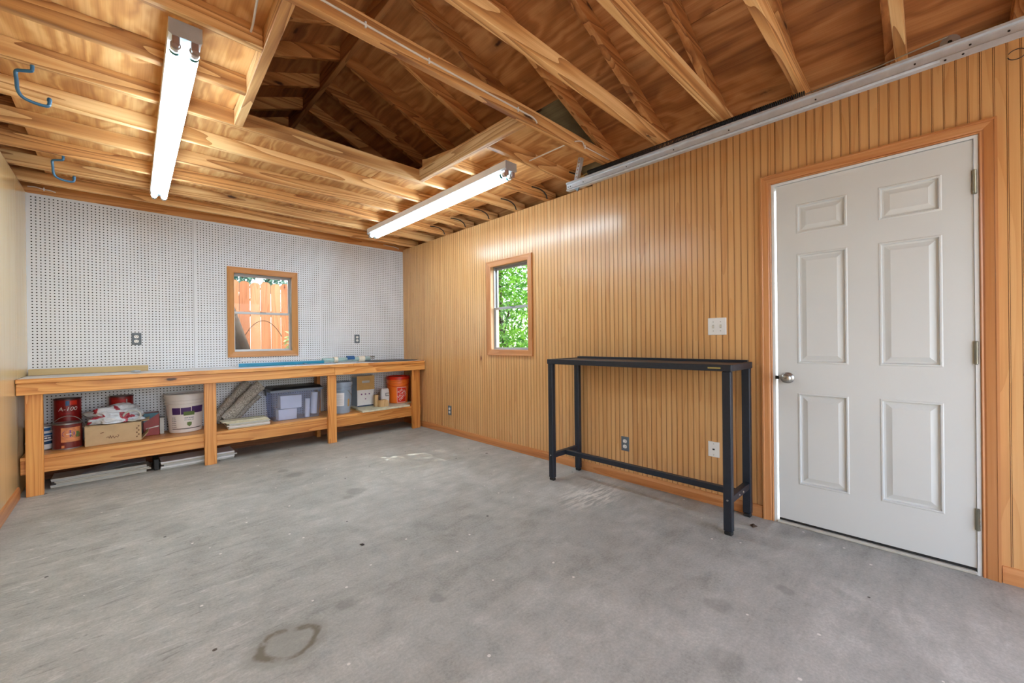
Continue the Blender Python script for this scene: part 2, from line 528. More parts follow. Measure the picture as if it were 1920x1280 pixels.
def bag_mat():
    n = N('printed_plastic_bag')
    c = n.coords()
    k = n.noise(n.mapping(c, (1, 1, 1.6), (0.23, 0.4, 0.1)), 9.0, 1, 0.4)
    n.set(Base_Color=n.mix(n.step(k, 0.60, 0.612), rgba((206, 212, 222)), rgba((166, 46, 66))), Roughness=0.28)
    n.set(Coat_Weight=0.3)
    n.bump(n.noise(c, 26, 3), 0.5, 0.02)
    return n.mat
M['bag'] = bag_mat()

def concrete():
    n = N('concrete_floor')
    c = n.coords(False)
    big = n.noise(c, 0.8, 5, 0.6)
    mid = n.noise(c, 5.5, 6, 0.7, 0.5)
    st = n.noise(n.mapping(c, (1.2, 5.0, 1), (0, 0, 0), (0, 0, 0.10)), 2.2, 6, 0.7, 0.9)
    fine = n.noise(c, 90, 3, 0.7)
    t = n.math('ADD', n.math('MULTIPLY', big, 0.40), n.math('MULTIPLY', mid, 0.42))
    t = n.math('ADD', t, n.math('MULTIPLY', st, 0.26))
    t = n.math('ADD', t, n.math('MULTIPLY', n.math('SUBTRACT', fine, 0.5), 0.30))
    col = n.ramp(t, [(0.32, rgba((118, 118, 112))), (0.48, rgba((156, 156, 151))), (0.60, rgba((176, 175, 170))), (0.74, rgba((203, 202, 197)))])
    # trowel scuffs, strongest on the left of the floor
    sc = n.noise(n.mapping(c, (2.6, 12, 1), (0, 0, 0), (0, 0, 0.10)), 2.4, 5, 0.72, 0.8)
    sep = n.new('ShaderNodeSeparateXYZ'); n.link(c, sep.inputs[0])
    zone = n.math('MULTIPLY', n.math('SUBTRACT', 1.0, n.step(sep.outputs[0], 0.2, 1.3)), n.step(sep.outputs[1], 0.8, 2.2))
    col = n.mix(n.math('MULTIPLY', n.step(sc, 0.56, 0.68), n.math('MULTIPLY', zone, 0.55)), col, rgba((112, 110, 106)))
    col = n.mix(n.math('MULTIPLY', n.step(sc, 0.42, 0.33), n.math('MULTIPLY', zone, 0.5)), col, rgba((214, 212, 208)))
    jig = n.vmath('ADD', c, n.vmath('SCALE', n.new('ShaderNodeCombineXYZ').outputs[0], None)) if False else c
    wob = n.new('ShaderNodeTexNoise'); n.link(c, wob.inputs['Vector']); wob.inputs['Scale'].default_value = 9; wob.inputs['Detail'].default_value = 4
    wv = n.new('ShaderNodeVectorMath', operation='MULTIPLY_ADD')
    n.link(wob.outputs['Color'], wv.inputs[0]); wv.inputs[1].default_value = (0.09, 0.09, 0); n.link(c, wv.inputs[2])
    p = n.vmath('SUBTRACT', wv.outputs[0], (0.045, 0.045, 0))
    def spot(cx, cy, r, edge, color, k, col, sq=1.0, rot=0.0):
        q = n.mapping(n.vmath('SUBTRACT', p, (cx, cy, 0)), (1, sq, 0), (0, 0, 0), (0, 0, rot))
        d = n.vmath('LENGTH', q)
        return n.mix(n.math('MULTIPLY', n.math('SUBTRACT', 1.0, n.step(d, r - edge, r + edge)), k), col, rgba(color)), d
    for cx, cy, r, k in ((1.05, 3.76, 0.07, 0.4), (1.007, 3.96, 0.04, 0.35), (1.26, 3.01, 0.075, 0.45), (1.16, 2.93, 0.04, 0.35), (0.98, 1.50, 0.035, 0.4), (0.68, 1.74, 0.045, 0.4), (1.42, 1.30, 0.05, 0.2), (1.78, 0.62, 0.05, 0.3), (2.1, 0.45, 0.035, 0.4), (1.5, 0.5, 0.06, 0.25), (0.2, 3.2, 0.09, 0.25), (-0.1, 3.9, 0.10, 0.3)):
        col, _ = spot(cx, cy, r, r * 0.3, (112, 112, 108), k, col)
    # ring stain
    col, _ = spot(0.44, 1.675, 0.145, 0.02, (142, 140, 132), 0.55, col, 1.25, 0.3)
    col, d = spot(0.44, 1.675, 0.0, 0.001, (142, 140, 132), 0.0, col, 1.25, 0.3)
    ring = n.math('SUBTRACT', 1.0, n.step(n.math('ABSOLUTE', n.math('SUBTRACT', d, 0.10)), 0.004, 0.022))
    col = n.mix(n.math('MULTIPLY', ring, n.math('MULTIPLY', n.step(n.noise(c, 14, 4), 0.30, 0.50), 0.9)), col, rgba((112, 104, 88)))
    # white paint drag marks by the black table
    sm = n.noise(n.mapping(c, (3.0, 20, 1), (0, 0, 0), (0, 0, -0.12)), 1.8, 5, 0.7, 0.3)
    q = n.mapping(n.vmath('SUBTRACT', p, (2.42, 1.70, 0)), (1, 1.7, 0))
    patch = n.math('SUBTRACT', 1.0, n.step(n.vmath('LENGTH', q), 0.10, 0.42))
    col = n.mix(n.math('MULTIPLY', patch, n.math('MULTIPLY', n.step(sm, 0.44, 0.58), 0.9)), col, rgba((222, 218, 210)))
    # small specks, dark and pale
    for scale, thr, cc, lo in ((5.0, 0.04, (34, 32, 30), 0.30), (9.0, 0.06, (226, 222, 216), 0.5), (3.2, 0.04, (70, 54, 40), 0.4)):
        vo = n.voronoi(c, scale)
        s2 = n.new('ShaderNodeSeparateColor'); n.link(vo.outputs['Color'], s2.inputs[0])
        pk = n.math('MULTIPLY', n.math('LESS_THAN', vo.outputs['Distance'], thr), n.math('GREATER_THAN', s2.outputs[1], lo))
        col = n.mix(n.math('MULTIPLY', pk, 0.9), col, rgba(cc))
    n.set(Base_Color=col, Roughness=n.ramp(mid, [(0.3, (0.55,) * 3 + (1,)), (0.7, (0.8,) * 3 + (1,))]))
    n.bump(n.math('ADD', mid, n.math('MULTIPLY', fine, 0.3)), 0.12, 0.01)
    return n.mat
M['concrete'] = concrete()

# ================================================================== structure
floor = tag(MB().box(XL - 0.15, XR + 0.15, YF, YB + 0.15, -0.12, 0.0).build('floor', M['concrete'], base=(0, 0, 0)),
            'worn grey concrete garage floor with stains and scuffs', 'floor', kind='structure')

def cut_boxes(a0, a1, z0, z1, holes):
    """split the rectangle a0..a1 x z0..z1 around holes (a0,a1,z0,z1), non-overlapping in a"""
    out, x = [], a0
    for h in sorted(holes):
        if h[0] > x: out.append((x, h[0], z0, z1))
        if h[2] > z0: out.append((h[0], h[1], z0, h[2]))
        if h[3] < z1: out.append((h[0], h[1], h[3], z1))
        x = h[1]
    if x < a1: out.append((x, a1, z0, z1))
    return out

WIN_B = (0.844, 1.448, 1.015, 1.898)      # x0 x1 z0 z1 of the back window opening
WIN_R = (2.706, 3.300, 1.006, 1.925)       # y0 y1 z0 z1 of the side window opening
DOOR = (-0.160, 0.672, 0.0, 2.05)         # y0 y1 z0 z1 of the door opening

# ---- right wall: body and bead-board
wall_right = thing('wall_right', 'honey-coloured tongue and groove bead-board wall with door and small window', 'wall', kind='structure')
b = MB()
for y0, y1, z0, z1 in cut_boxes(YF, YB + 0.12, 0, ZJ - 0.001, [WIN_R, DOOR]): b.box(XR + 0.011, XR + 0.10, y0, y1, z0, z1)
b.build('wall_core', M['stud'], wall_right)
b = MB()
for y0, y1, z0, z1 in cut_boxes(YF, YB + 0.12, 0, ZJ - 0.001, [WIN_R, DOOR]): b.box(XR + 0.10, XR + 0.125, y0, y1, z0, z1)
b.build('outer_siding', M['outer'], wall_right)
PW = 0.0388
k0 = -0.1265
i = math.floor((YF - k0) / PW)
while k0 + i * PW < YB:
    ya, yb = k0 + i * PW, min(k0 + (i + 1) * PW, YB)
    i += 1
    spans = [(ya, yb)]
    for h in (WIN_R, DOOR):
        spans = [s for (p, q) in spans for s in ([(p, h[0]), (h[0], q)] if p < h[0] - 1e-4 and q > h[0] + 1e-4 else [(p, h[1]), (h[1], q)] if p < h[1] - 1e-4 and q > h[1] + 1e-4 else [(p, q)])]
    for p, q in spans:
        if q - p < 0.001: continue
        mid = 0.5 * (p + q)
        ZW = ZJ if mid > 1.98 else 2.50
        zs = [(0.0, ZW)]
        if WIN_R[0] < mid < WIN_R[1]: zs = [(0.0, WIN_R[2]), (WIN_R[3], ZW)]
        if DOOR[0] < mid < DOOR[1]: zs = [(DOOR[3], ZW)]
        pts, mm = [], []
        def put(y, d, g=0):
            pts.append((XR + d, y)); mm.append(g)
        put(p, 0.0018, 1)
        put(p + 0.0003, 0.0018, 1)
        if q == yb and q - p > 0.012:
            put(p + 0.0008, 0.0, 0)
            put(q - 0.0058, 0.0, 1); put(q - 0.0053, 0.0018, 1); put(q - 0.0047, 0.0018, 1); put(q - 0.0042, 0.0004, 0)
            put(q - 0.0014, 0.0004, 1); put(q - 0.0009, 0.0018, 1); put(q, 0.0018, 0)
        else:
            put(min(p + 0.0020, q), 0.0, 0); put(q, 0.0, 0)
        put(q, 0.0105, 0); put(p, 0.0105, 0)
        for z0, z1 in zs:
            MB().prism(pts, z0, z1, 'z', mm).build('plank', [M['bead'], M['groove']], wall_right)

# ---- left wall
wall_left = thing('wall_left', 'smooth varnished pale wood panel wall at the left edge', 'wall', kind='structure')
box('wall_core', (XL - 0.12, XL - 0.008, YF, YB + 0.12, 0, ZJ - 0.001), M['stud'], wall_left, 0)
box('outer_siding', (XL - 0.145, XL - 0.12, YF, YB + 0.12, 0, ZJ - 0.001), M['outer'], wall_left, 0)
for ya, yb in ((-1.6, -0.18), (-0.178, 1.04), (1.042, 2.26), (2.262, 3.478), (3.48, 4.698), (4.70, 5.159)):
    box('panel', (XL - 0.008, XL, ya, yb, 0, 2.385), M['left_panel'], wall_left, 0.001)

# ---- back wall with pegboard sheets, real holes
wall_back = thing('wall_back', 'white pegboard wall with rows of small holes above and behind the workbench', 'wall', kind='structure')
b = MB()
for x0, x1, z0, z1 in cut_boxes(XL - 0.14, XR + 0.12, 0, 2.5, [WIN_B]): b.box(x0, x1, YB + 0.03, YB + 0.12, z0, z1)
b.build('wall_core', M['peg_dark'], wall_back)
b = MB()
for x0, x1, z0, z1 in cut_boxes(XL - 0.14, XR + 0.12, 0, 2.5, [WIN_B]): b.box(x0, x1, YB + 0.12, YB + 0.145, z0, z1)
zt = ZRAF + RD + PITCHR * (XR - XM)
b.prism([(XL - 0.14, 2.5), (XR + 0.12, 2.5), (XM, zt + 0.05)], YB + 0.03, YB + 0.145, 'y')
b.build('outer_siding', M['outer'], wall_back)
PEG = 0.0248
ZPEG = 2.383
def pegboard(x0, x1):
    b = MB()
    HR, HD = 0.0048, 0.006
    gx0, gz0 = -0.529, 2.355
    V, Fq, Mi = b.v, b.f, b.m
    i0 = math.ceil((x0 + PEG / 2 - gx0) / PEG - 1e-6); i1 = math.floor((x1 - PEG / 2 - gx0) / PEG + 1e-6)
    j0 = math.ceil((0.02 + PEG / 2 - gz0) / PEG); j1 = math.floor((ZPEG - PEG / 2 - gz0) / PEG + 1e-6)
    lx0, lx1 = gx0 + (i0 - .5) * PEG, gx0 + (i1 + .5) * PEG
    lz0, lz1 = gz0 + (j0 - .5) * PEG, gz0 + (j1 + .5) * PEG
    wx0, wx1, wz0, wz1 = WIN_B
    ia, ib = math.floor((wx0 - gx0) / PEG + .5), math.ceil((wx1 - gx0) / PEG - .5)
    ja, jb = math.floor((wz0 - gz0) / PEG + .5), math.ceil((wz1 - gz0) / PEG - .5)
    ca = [(math.cos(2 * math.pi * t / 8 + math.pi / 8), math.sin(2 * math.pi * t / 8 + math.pi / 8)) for t in range(8)]
    sq = [(1, .414), (.414, 1), (-.414, 1), (-1, .414), (-1, -.414), (-.414, -1), (.414, -1), (1, -.414)]
    h = PEG / 2
    for i in range(i0, i1 + 1):
        for j in range(j0, j1 + 1):
            if ia < i < ib and ja < j < jb: continue
            cx, cz = gx0 + i * PEG, gz0 + j * PEG
            if ia <= i <= ib and ja <= j <= jb:
                a0, a1, c0, c1 = cx - h, cx + h, cz - h, cz + h
                if i == ia: a1 = min(a1, wx0)
                if i == ib: a0 = max(a0, wx1)
                if j == ja and ia < i < ib: c1 = min(c1, wz0)
                if j == jb and ia < i < ib: c0 = max(c0, wz1)
                if a1 > a0 and c1 > c0: b.poly([(a0, YB, c0), (a1, YB, c0), (a1, YB, c1), (a0, YB, c1)])
                continue
            k = len(V)
            for t in range(8): V.append(Vector((cx + sq[t][0] * h, YB, cz + sq[t][1] * h)))
            for t in range(8): V.append(Vector((cx + ca[t][0] * HR, YB, cz + ca[t][1] * HR)))
            for t in range(8): V.append(Vector((cx + ca[t][0] * HR, YB + HD, cz + ca[t][1] * HR)))
            for sx, sz, t in ((1, 1, 0), (-1, 1, 2), (-1, -1, 4), (1, -1, 6)):
                V.append(Vector((cx + sx * h, YB, cz + sz * h)))
            for t in range(8):
                u = (t + 1) % 8
                Fq.append((k + t, k + u, k + 8 + u, k + 8 + t)); Mi.append(0)
                Fq.append((k + 8 + t, k + 8 + u, k + 16 + u, k + 16 + t)); Mi.append(1)
            for n_, t in enumerate((0, 2, 4, 6)):
                Fq.append((k + t, k + 24 + n_, k + t + 1)); Mi.append(0)
            Fq.append(tuple(k + 16 + t for t in range(8))); Mi.append(1)
    for e in ((x0, lx0, 0.02, ZPEG), (lx1, x1, 0.02, ZPEG), (lx0, lx1, 0.02, lz0), (lx0, lx1, lz1, ZPEG)):
        if e[1] - e[0] > 1e-4 and e[3] - e[2] > 1e-4:
            b.poly([(e[0], YB, e[2]), (e[1], YB, e[2]), (e[1], YB, e[3]), (e[0], YB, e[3])])
    # no normal recalculation needed; build without bmesh
    me = bpy.data.meshes.new('pegboard_sheet')
    me.from_pydata([tuple(p) for p in b.v], [], b.f)
    me.materials.append(M['peg']); me.materials.append(M['peg_dark'])
    me.polygons.foreach_set('material_index', b.m)
    o = bpy.data.objects.new('pegboard_sheet', me); COL.objects.link(o); o.parent = wall_back
    return o
for x0, x1 in ((XL, 0.527), (0.529, 1.756), (1.758, XR)): pegboard(x0, x1)
box('top_plate', (XL - 0.14, XR + 0.12, YB - 0.012, YB + 0.03, ZPEG, ZLOFT), M['plate_wood'], wall_back, 0.002)

# ---- front wall with the open garage doorway behind the camera
wall_front = thing('wall_front', 'front wall around the open garage doorway', 'wall', kind='structure')
b = MB()
for x0, x1, z0, z1 in cut_boxes(XL - 0.14, XR + 0.12, 0, 2.5, [(-0.30, 2.60, 0, 2.15)]): b.box(x0, x1, YF - 0.12, YF, z0, z1)
b.prism([(XL - 0.14, 2.5), (XR + 0.12, 2.5), (XM, zt + 0.05)], YF - 0.12, YF, 'y')
b.build('wall_core', M['stud'], wall_front)

# ---- ceiling: joists, headers, loft floor sheets
ceiling = thing('ceiling', 'exposed pine ceiling joists with a plywood loft floor and an open hatch', 'ceiling', kind='structure')
HX0, HX1, HY0, HY1 = 0.50, 1.745, 1.685, 2.85
for y in JOISTS:
    y0, y1 = y - JT / 2, y + JT / 2
    if HY0 < y < HY1 - 0.05:
        t = (y - 1.685) / 1.165
        box('joist', (XL - 0.10, 0.446 + 0.045 * t, y0, y1, ZJ, ZLOFT), M['joist'], ceiling, 0.0025)
        box('joist', (1.774, XR + 0.095, y0, y1, ZJ, ZLOFT), M['joist'], ceiling, 0.0025)
    elif y < 1.9:      # ends trimmed above the door track
        MB().prism([(XL - 0.10, ZJ), (2.70, ZJ), (2.855, 2.465), (2.855, ZLOFT), (XL - 0.10, ZLOFT)], y0, y1, 'y').build('joist', M['joist'], ceiling, bevel=0.0025)
    else:
        box('joist', (XL - 0.10, XR + 0.095, y0, y1, ZJ, ZLOFT), M['joist'], ceiling, 0.0025)
MB().prism([(0.448, 1.685), (0.492, 1.685), (0.532, 2.849), (0.490, 2.849)], ZJ, ZLOFT, 'z').build('header', M['header'], ceiling, bevel=0.002)
box('header', (1.735, 1.773, 1.685, 2.849, ZJ, ZLOFT), M['header'], ceiling, 0.002)
for e in ((-0.428, 0.487, 1.665, 2.865), (1.739, 2.66, 1.665, 2.865),
          (-0.428, 0.30, 2.867, 5.14), (0.302, 1.519, 2.867, 5.14), (1.521, 2.66, 2.867, 5.14)):
    box('loft_sheet', (e[0], e[1], e[2], e[3], ZLOFT + 0.0005, ZLOFT + 0.0125), M['loft_ply'], ceiling, 0.001)
# short upstand of loft sheet left along the hatch header
MB().prism([(2.30, ZLOFT + 0.013), (2.868, ZLOFT + 0.013), (2.868, 2.60), (2.80, 2.585), (2.46, 2.545)], 1.776, 1.788, 'x').build('loft_offcut', M['loft_ply'], ceiling)

# ---- roof: rafters, ridge, sheathing
roof = thing('roof', 'gable roof underside of plywood sheets on sloping pine rafters', 'roof', kind='structure')
def zr(x): return ZRAF + PITCHR * ((XR - x) if x > XM else (x - XL))
for y in JOISTS:
    y0, y1 = y + JT / 2 + 0.003, y + JT * 1.5 + 0.003
    for xa, xb in ((XM + 0.019, XR + 0.36), (XL - 0.36, XM - 0.019)):
        MB().prism([(xa, zr(xa)), (xb, zr(xb)), (xb, zr(xb) + RD), (xa, zr(xa) + RD)], y0, y1, 'y').build('rafter', M['rafter'], roof, bevel=0.002)
box('ridge_board', (XM - 0.018, XM + 0.018, YF - 0.1, YB + 0.02, zr(XM) - 0.03, zr(XM) + RD + 0.03), M['ridge'], roof, 0.002)
for s_ in (1, -1):
    xe = XR + 0.365 if s_ > 0 else XL - 0.365
    xw = XR + 0.128 if s_ > 0 else XL - 0.148
    box('fascia_board', (min(xe, xe + s_ * 0.02), max(xe, xe + s_ * 0.02), YF - 0.4, YB + 0.3, 2.235, zr(xe) + RD - 0.002), M['plate_wood'], roof, 0.001)
    box('soffit_board', (min(xw, xe), max(xw, xe), YF - 0.4, YB + 0.3, 2.236, 2.248), M['plate_wood'], roof, 0.001)
def sheet(xa, xb, ya, yb, mat):
    g = 0.001
    MB().prism([(xa, zr(xa) + RD + g), (xb, zr(xb) + RD + g), (xb, zr(xb) + RD + g + 0.012), (xa, zr(xa) + RD + g + 0.012)], ya, yb, 'y').build('roof_sheet', mat, roof)
ys = [YF - 0.45, 0.10, 1.745, 2.06, 3.72, YB + 0.35]
for i in range(5):
    sheet(2.209, XR + 0.42, ys[i] + 0.001, ys[i + 1] - 0.001, M['roof_ply_grey'] if i == 2 else M['roof_ply'])
for ya, yb in ((YF - 0.45, 0.88), (0.88, 3.3), (3.3, YB + 0.35)):
    sheet(XM + 0.001, 2.206, ya + 0.001, yb - 0.001, M['roof_ply'])
    sheet(0.0, XM - 0.001, ya + 0.001, yb - 0.001, M['roof_ply'])
    sheet(XL - 0.42, -0.003, ya + 0.001, yb - 0.001, M['roof_ply'])
for s in (-1, 1):
    xa, xb = (XM, XR + 0.45) if s > 0 else (XL - 0.45, XM)
    d = RD + 0.016
    MB().prism([(xa, zr(xa) + d if s > 0 else zr(XL) - PITCHR * 0.45 + d), (xb, zr(xb) + d), (xb, zr(xb) + d + 0.02), (xa, zr(xa) + d + 0.02)], YF - 0.5, YB + 0.4, 'y').build('shingles', M['roofing'], roof)

# ---- baseboards
def base_profile(x, s): return [(x, 0.0), (x - s * 0.013, 0.0), (x - s * 0.013, 0.050), (x - s * 0.008, 0.064), (x - s * 0.006, 0.072), (x, 0.074)]
wr = thing('baseboard_right', 'reddish wood baseboard along the bead-board wall', 'baseboard', kind='structure')
for ya, yb in ((YF, -0.2175), (0.731, 2.42), (2.423, YB)):
    MB().prism(base_profile(XR, 1), ya, yb, 'y').build('baseboard_length', M['trim_y'], wr)
wl = thing('baseboard_left', 'reddish wood baseboard along the smooth left wall', 'baseboard', kind='structure')
for ya, yb in ((YF, 2.3), (2.303, YB - 0.5)):
    MB().prism([(XL, 0.0), (XL + 0.013, 0.0), (XL + 0.013, 0.066), (XL + 0.008, 0.082), (XL, 0.085)], ya, yb, 'y').build('baseboard_length', M['trim_y'], wl)

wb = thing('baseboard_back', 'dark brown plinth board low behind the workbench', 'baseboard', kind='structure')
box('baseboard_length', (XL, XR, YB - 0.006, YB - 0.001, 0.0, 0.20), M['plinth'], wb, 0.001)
# ---- mitred casings
def casing(parent, plane, at, side, a0, a1, z0, z1, prof, mats, legs_to_floor=False, name='casing'):
    """plane 'x' or 'y'; at = wall face; side = -1 towards the room; prof (offset outward from inner edge, height)"""
    def P(a, z, h):
        return (at + side * h, a, z) if plane == 'x' else (a, at + side * h, z)
    cs = [(a0, z0, -1, -1), (a1, z0, 1, -1), (a1, z1, 1, 1), (a0, z1, -1, 1)]
    edges = [(3, 0), (1, 2), (2, 3)] + ([] if legs_to_floor else [(0, 1)])
    for e, (i, j) in enumerate(edges):
        b = MB(); k = len(prof)
        for ci in (i, j):
            a, z, sa, sz = cs[ci]
            for u, h in prof + [(prof[-1][0], 0), (prof[0][0], 0)]:
                zz = z + sz * u
                if legs_to_floor and ci in (0, 1): zz = 0.0
                b.v.append(Vector(P(a + sa * u, zz, h)))
        n = k + 2
        b.face(range(n)[::-1]); b.face(range(n, 2 * n))
        for q in range(n): b.face((q, (q + 1) % n, n + (q + 1) % n, n + q))
        b.build(name, mats[0] if e < 2 else mats[1], parent)

# ---- door
door = thing('door_1', 'white six-panel door with round knob and wooden casing beside the black table', 'door', (XR, 0.256, 0), kind='structure')
casing(door, 'x', XR, -1, DOOR[0] + 0.001, DOOR[1] - 0.001, 0, DOOR[3] - 0.003,
       [(0, 0.008), (0.004, 0.012), (0.010, 0.009), (0.016, 0.013), (0.034, 0.016), (0.044, 0.017), (0.047, 0.020), (0.055, 0.020)], [M['trim_z'], M['trim_y']], True)
b = MB()
b.box(XR - 0.004, XR + 0.10, DOOR[0] + 0.002, DOOR[0] + 0.016, 0.0, DOOR[3] - 0.005)
b.box(XR - 0.004, XR + 0.10, DOOR[1] - 0.016, DOOR[1] - 0.002, 0.0, DOOR[3] - 0.005)
b.box(XR - 0.004, XR + 0.10, DOOR[0] + 0.016, DOOR[1] - 0.016, DOOR[3] - 0.019, DOOR[3] - 0.005)
b.build('jamb', M['jamb_white'], door)
DY0, DY1, DZ0, DZ1 = DOOR[0] + 0.0175, DOOR[1] - 0.0265, 0.030, DOOR[3] - 0.022
XD = XR + 0.002
cols = [(-0.042, 0.188), (0.314, 0.546)]
rows = [(0.252, 0.790), (0.963, 1.606), (1.723, 1.896)]
b = MB()
yb_ = [DY0] + [v for c in cols for v in c] + [DY1]
zb_ = [DZ0] + [v for r in rows for v in r] + [DZ1]
for i in range(5):
    for j in range(7):
        if i % 2 == 1 and j % 2 == 1: continue
        b.poly([(XD, yb_[i], zb_[j]), (XD, yb_[i + 1], zb_[j]), (XD, yb_[i + 1], zb_[j + 1]), (XD, yb_[i], zb_[j + 1])])
xb = XD + 0.042
b.poly([(xb, DY0, DZ0), (xb, DY0, DZ1), (xb, DY1, DZ1), (xb, DY1, DZ0)])
for p, q in (((DY0, DZ0), (DY1, DZ0)), ((DY1, DZ0), (DY1, DZ1)), ((DY1, DZ1), (DY0, DZ1)), ((DY0, DZ1), (DY0, DZ0))):
    b.poly([(XD, p[0], p[1]), (xb, p[0], p[1]), (xb, q[0], q[1]), (XD, q[0], q[1])])
slab = b.build('slab', M['door'], door)
for c in cols:
    for r in rows:
        b = MB(); loops = [(0, 0), (0.004, -0.003), (0.010, -0.003), (0.014, 0.011), (0.022, 0.011), (0.046, 0.002)]
        for ins, dx in loops:
            for y, z in ((c[0] + ins, r[0] + ins), (c[1] - ins, r[0] + ins), (c[1] - ins, r[1] - ins), (c[0] + ins, r[1] - ins)):
                b.v.append(Vector((XD + dx, y, z)))
        for l in range(len(loops) - 1):
            for t in range(4):
                u = (t + 1) % 4
                b.face((l * 4 + t, l * 4 + u, l * 4 + 4 + u, l * 4 + 4 + t))
        b.face(range(len(loops) * 4 - 4, len(loops) * 4))
        b.build('panel', M['door'], slab)
for z0, z1 in ((1.774, 1.883), (0.983, 1.087), (0.209, 0.308)):
    b = MB(); y = DY0 - 0.004
    b.lathe([(0.0, z0 - 0.003), (0.004, z0 - 0.003), (0.0075, z0)] + [(0.0075 if t % 2 == 0 else 0.0068, z0 + (z1 - z0) * (t // 2 + t % 2 * 0.94) / 5) for t in range(10)] + [(0.0075, z1), (0.004, z1 + 0.003), (0.0, z1 + 0.003)], (XD - 0.006, y, 0), 12)
    h = b.build('hinge', M['hinge'], door, smooth=True)
    box('hinge_leaf', (XD - 0.003, XD - 0.0008, y, y + 0.010, z0, z1), M['hinge'], h, 0)
b = MB()
ky, kz = 0.594, 0.876
b.lathe([(0.0, 0), (0.032, 0.0), (0.032, 0.006), (0.026, 0.011), (0.016, 0.014), (0.013, 0.024), (0.015, 0.030), (0.024, 0.036), (0.027, 0.046), (0.026, 0.056), (0.020, 0.062), (0.012, 0.0635), (0.0, 0.0635)], n=28, axis='x')
b.xf(0, Matrix.Translation((XD, ky, kz)) @ Matrix.Scale(-1, 4, (1, 0, 0)))
kn = b.build('knob', M['steel'], door, smooth=True)
b = MB(); b.lathe([(0.0, -0.0665), (0.008, -0.0665), (0.009, -0.063), (0.009, -0.060)], (XD, ky, kz), 16, axis='x'); b.build('lock_cylinder', M['can_steel'], kn, smooth=True)
box('keyhole', (XD - 0.0675, XD - 0.066, ky - 0.005, ky + 0.005, kz - 0.001, kz + 0.001), M['slot'], kn, 0)
box('latch', (XR - 0.0055, XR + 0.02, DOOR[1] - 0.032, DOOR[1] - 0.014, 0.866, 0.886), M['slot'], door, 0.001)
box('door_sweep', (XD + 0.004, XD + 0.038, DY0, DY1, 0.016, 0.030), M['rubber'], door, 0.001)
box('threshold', (XR - 0.012, XR + 0.10, DOOR[0] + 0.016, DOOR[1] - 0.016, 0.0, 0.015), M['board_grey'], door, 0.003)

# ---- windows
def window(name, label, plane, at, out, a0, a1, z0, z1, tz, th):
    """at = wall face; out = +1 direction away from the room"""
    w = thing(name, label, 'window', (0, 0, 0), kind='structure')
    w['label'] = label
    def B(pn, aa, ab, da, db, za, zb, mat, par, bev=0.001):
        e = (at + out * da, at + out * db, aa, ab, za, zb) if plane == 'x' else (aa, ab, at + out * da, at + out * db, za, zb)
        return box(pn, e, mat, par, bev)
    casing(w, plane, at, -out, a0 + 0.022, a1 - 0.022, z0 + 0.020, z1 - 0.020, [(0, 0.010), (0.006, 0.013), (0.045, 0.015), (0.054, 0.018), (0.061, 0.018)], [tz, th])
    D = 0.125
    B('jamb_liner', a0, a0 + 0.008, 0, D, z0, z1, M['sill_wood'], w)
    B('jamb_liner', a1 - 0.008, a1, 0, D, z0, z1, M['sill_wood'], w)
    B('jamb_liner', a0 + 0.008, a1 - 0.008, 0, D, z1 - 0.008, z1, M['sill_wood'], w)
    B('sill', a0 + 0.008, a1 - 0.008, 0, D, z0, z0 + 0.008, M['jamb_white'], w)
    ia, ib, za, zb = a0 + 0.008, a1 - 0.008, z0 + 0.008, z1 - 0.008
    fr = 0.012
    f = MB()
    def fb(aa, ab, da, db, p, q):
        f.box(*((at + out * da, at + out * db, aa, ab, p, q) if plane == 'x' else (aa, ab, at + out * da, at + out * db, p, q)))
    fb(ia, ia + fr, .05, .10, za, zb); fb(ib - fr, ib, .05, .10, za, zb); fb(ia + fr, ib - fr, .05, .10, za, za + fr * 1.3); fb(ia + fr, ib - fr, .05, .10, zb - fr, zb)
    f.build('frame', M['alu'], w)
    zm = 0.5 * (za + zb)
    for lo, hi, d in ((za + fr * 1.3, zm + 0.012, 0.055), (zm - 0.012, zb - fr, 0.078)):
        f = MB(); s = 0.018
        fb(ia + fr, ia + fr + s, d, d + .018, lo, hi); fb(ib - fr - s, ib - fr, d, d + .018, lo, hi)
        fb(ia + fr + s, ib - fr - s, d, d + .018, lo, lo + s); fb(ia + fr + s, ib - fr - s, d, d + .018, hi - 0.024, hi)
        sash = f.build('sash', M['alu'], w, bevel=0.001)
        B('pane', ia + fr + s, ib - fr - s, d + .007, d + .011, lo + s, hi - 0.024, M['glass'], sash, 0)
    B('latch', 0.5 * (ia + ib) - 0.03, 0.5 * (ia + ib) + 0.03, 0.045, 0.056, zm + 0.002, zm + 0.012, M['alu_dark'], w)
    return w
window('window_1', 'small sash window in the pegboard wall looking onto a wooden fence', 'y', YB, 1, *WIN_B, M['wtrim'], M['trim_x'])
window('window_2', 'small sash window in the bead-board wall full of green leaves outside', 'x', XR, 1, *WIN_R, M['trim_z'], M['trim_y'])

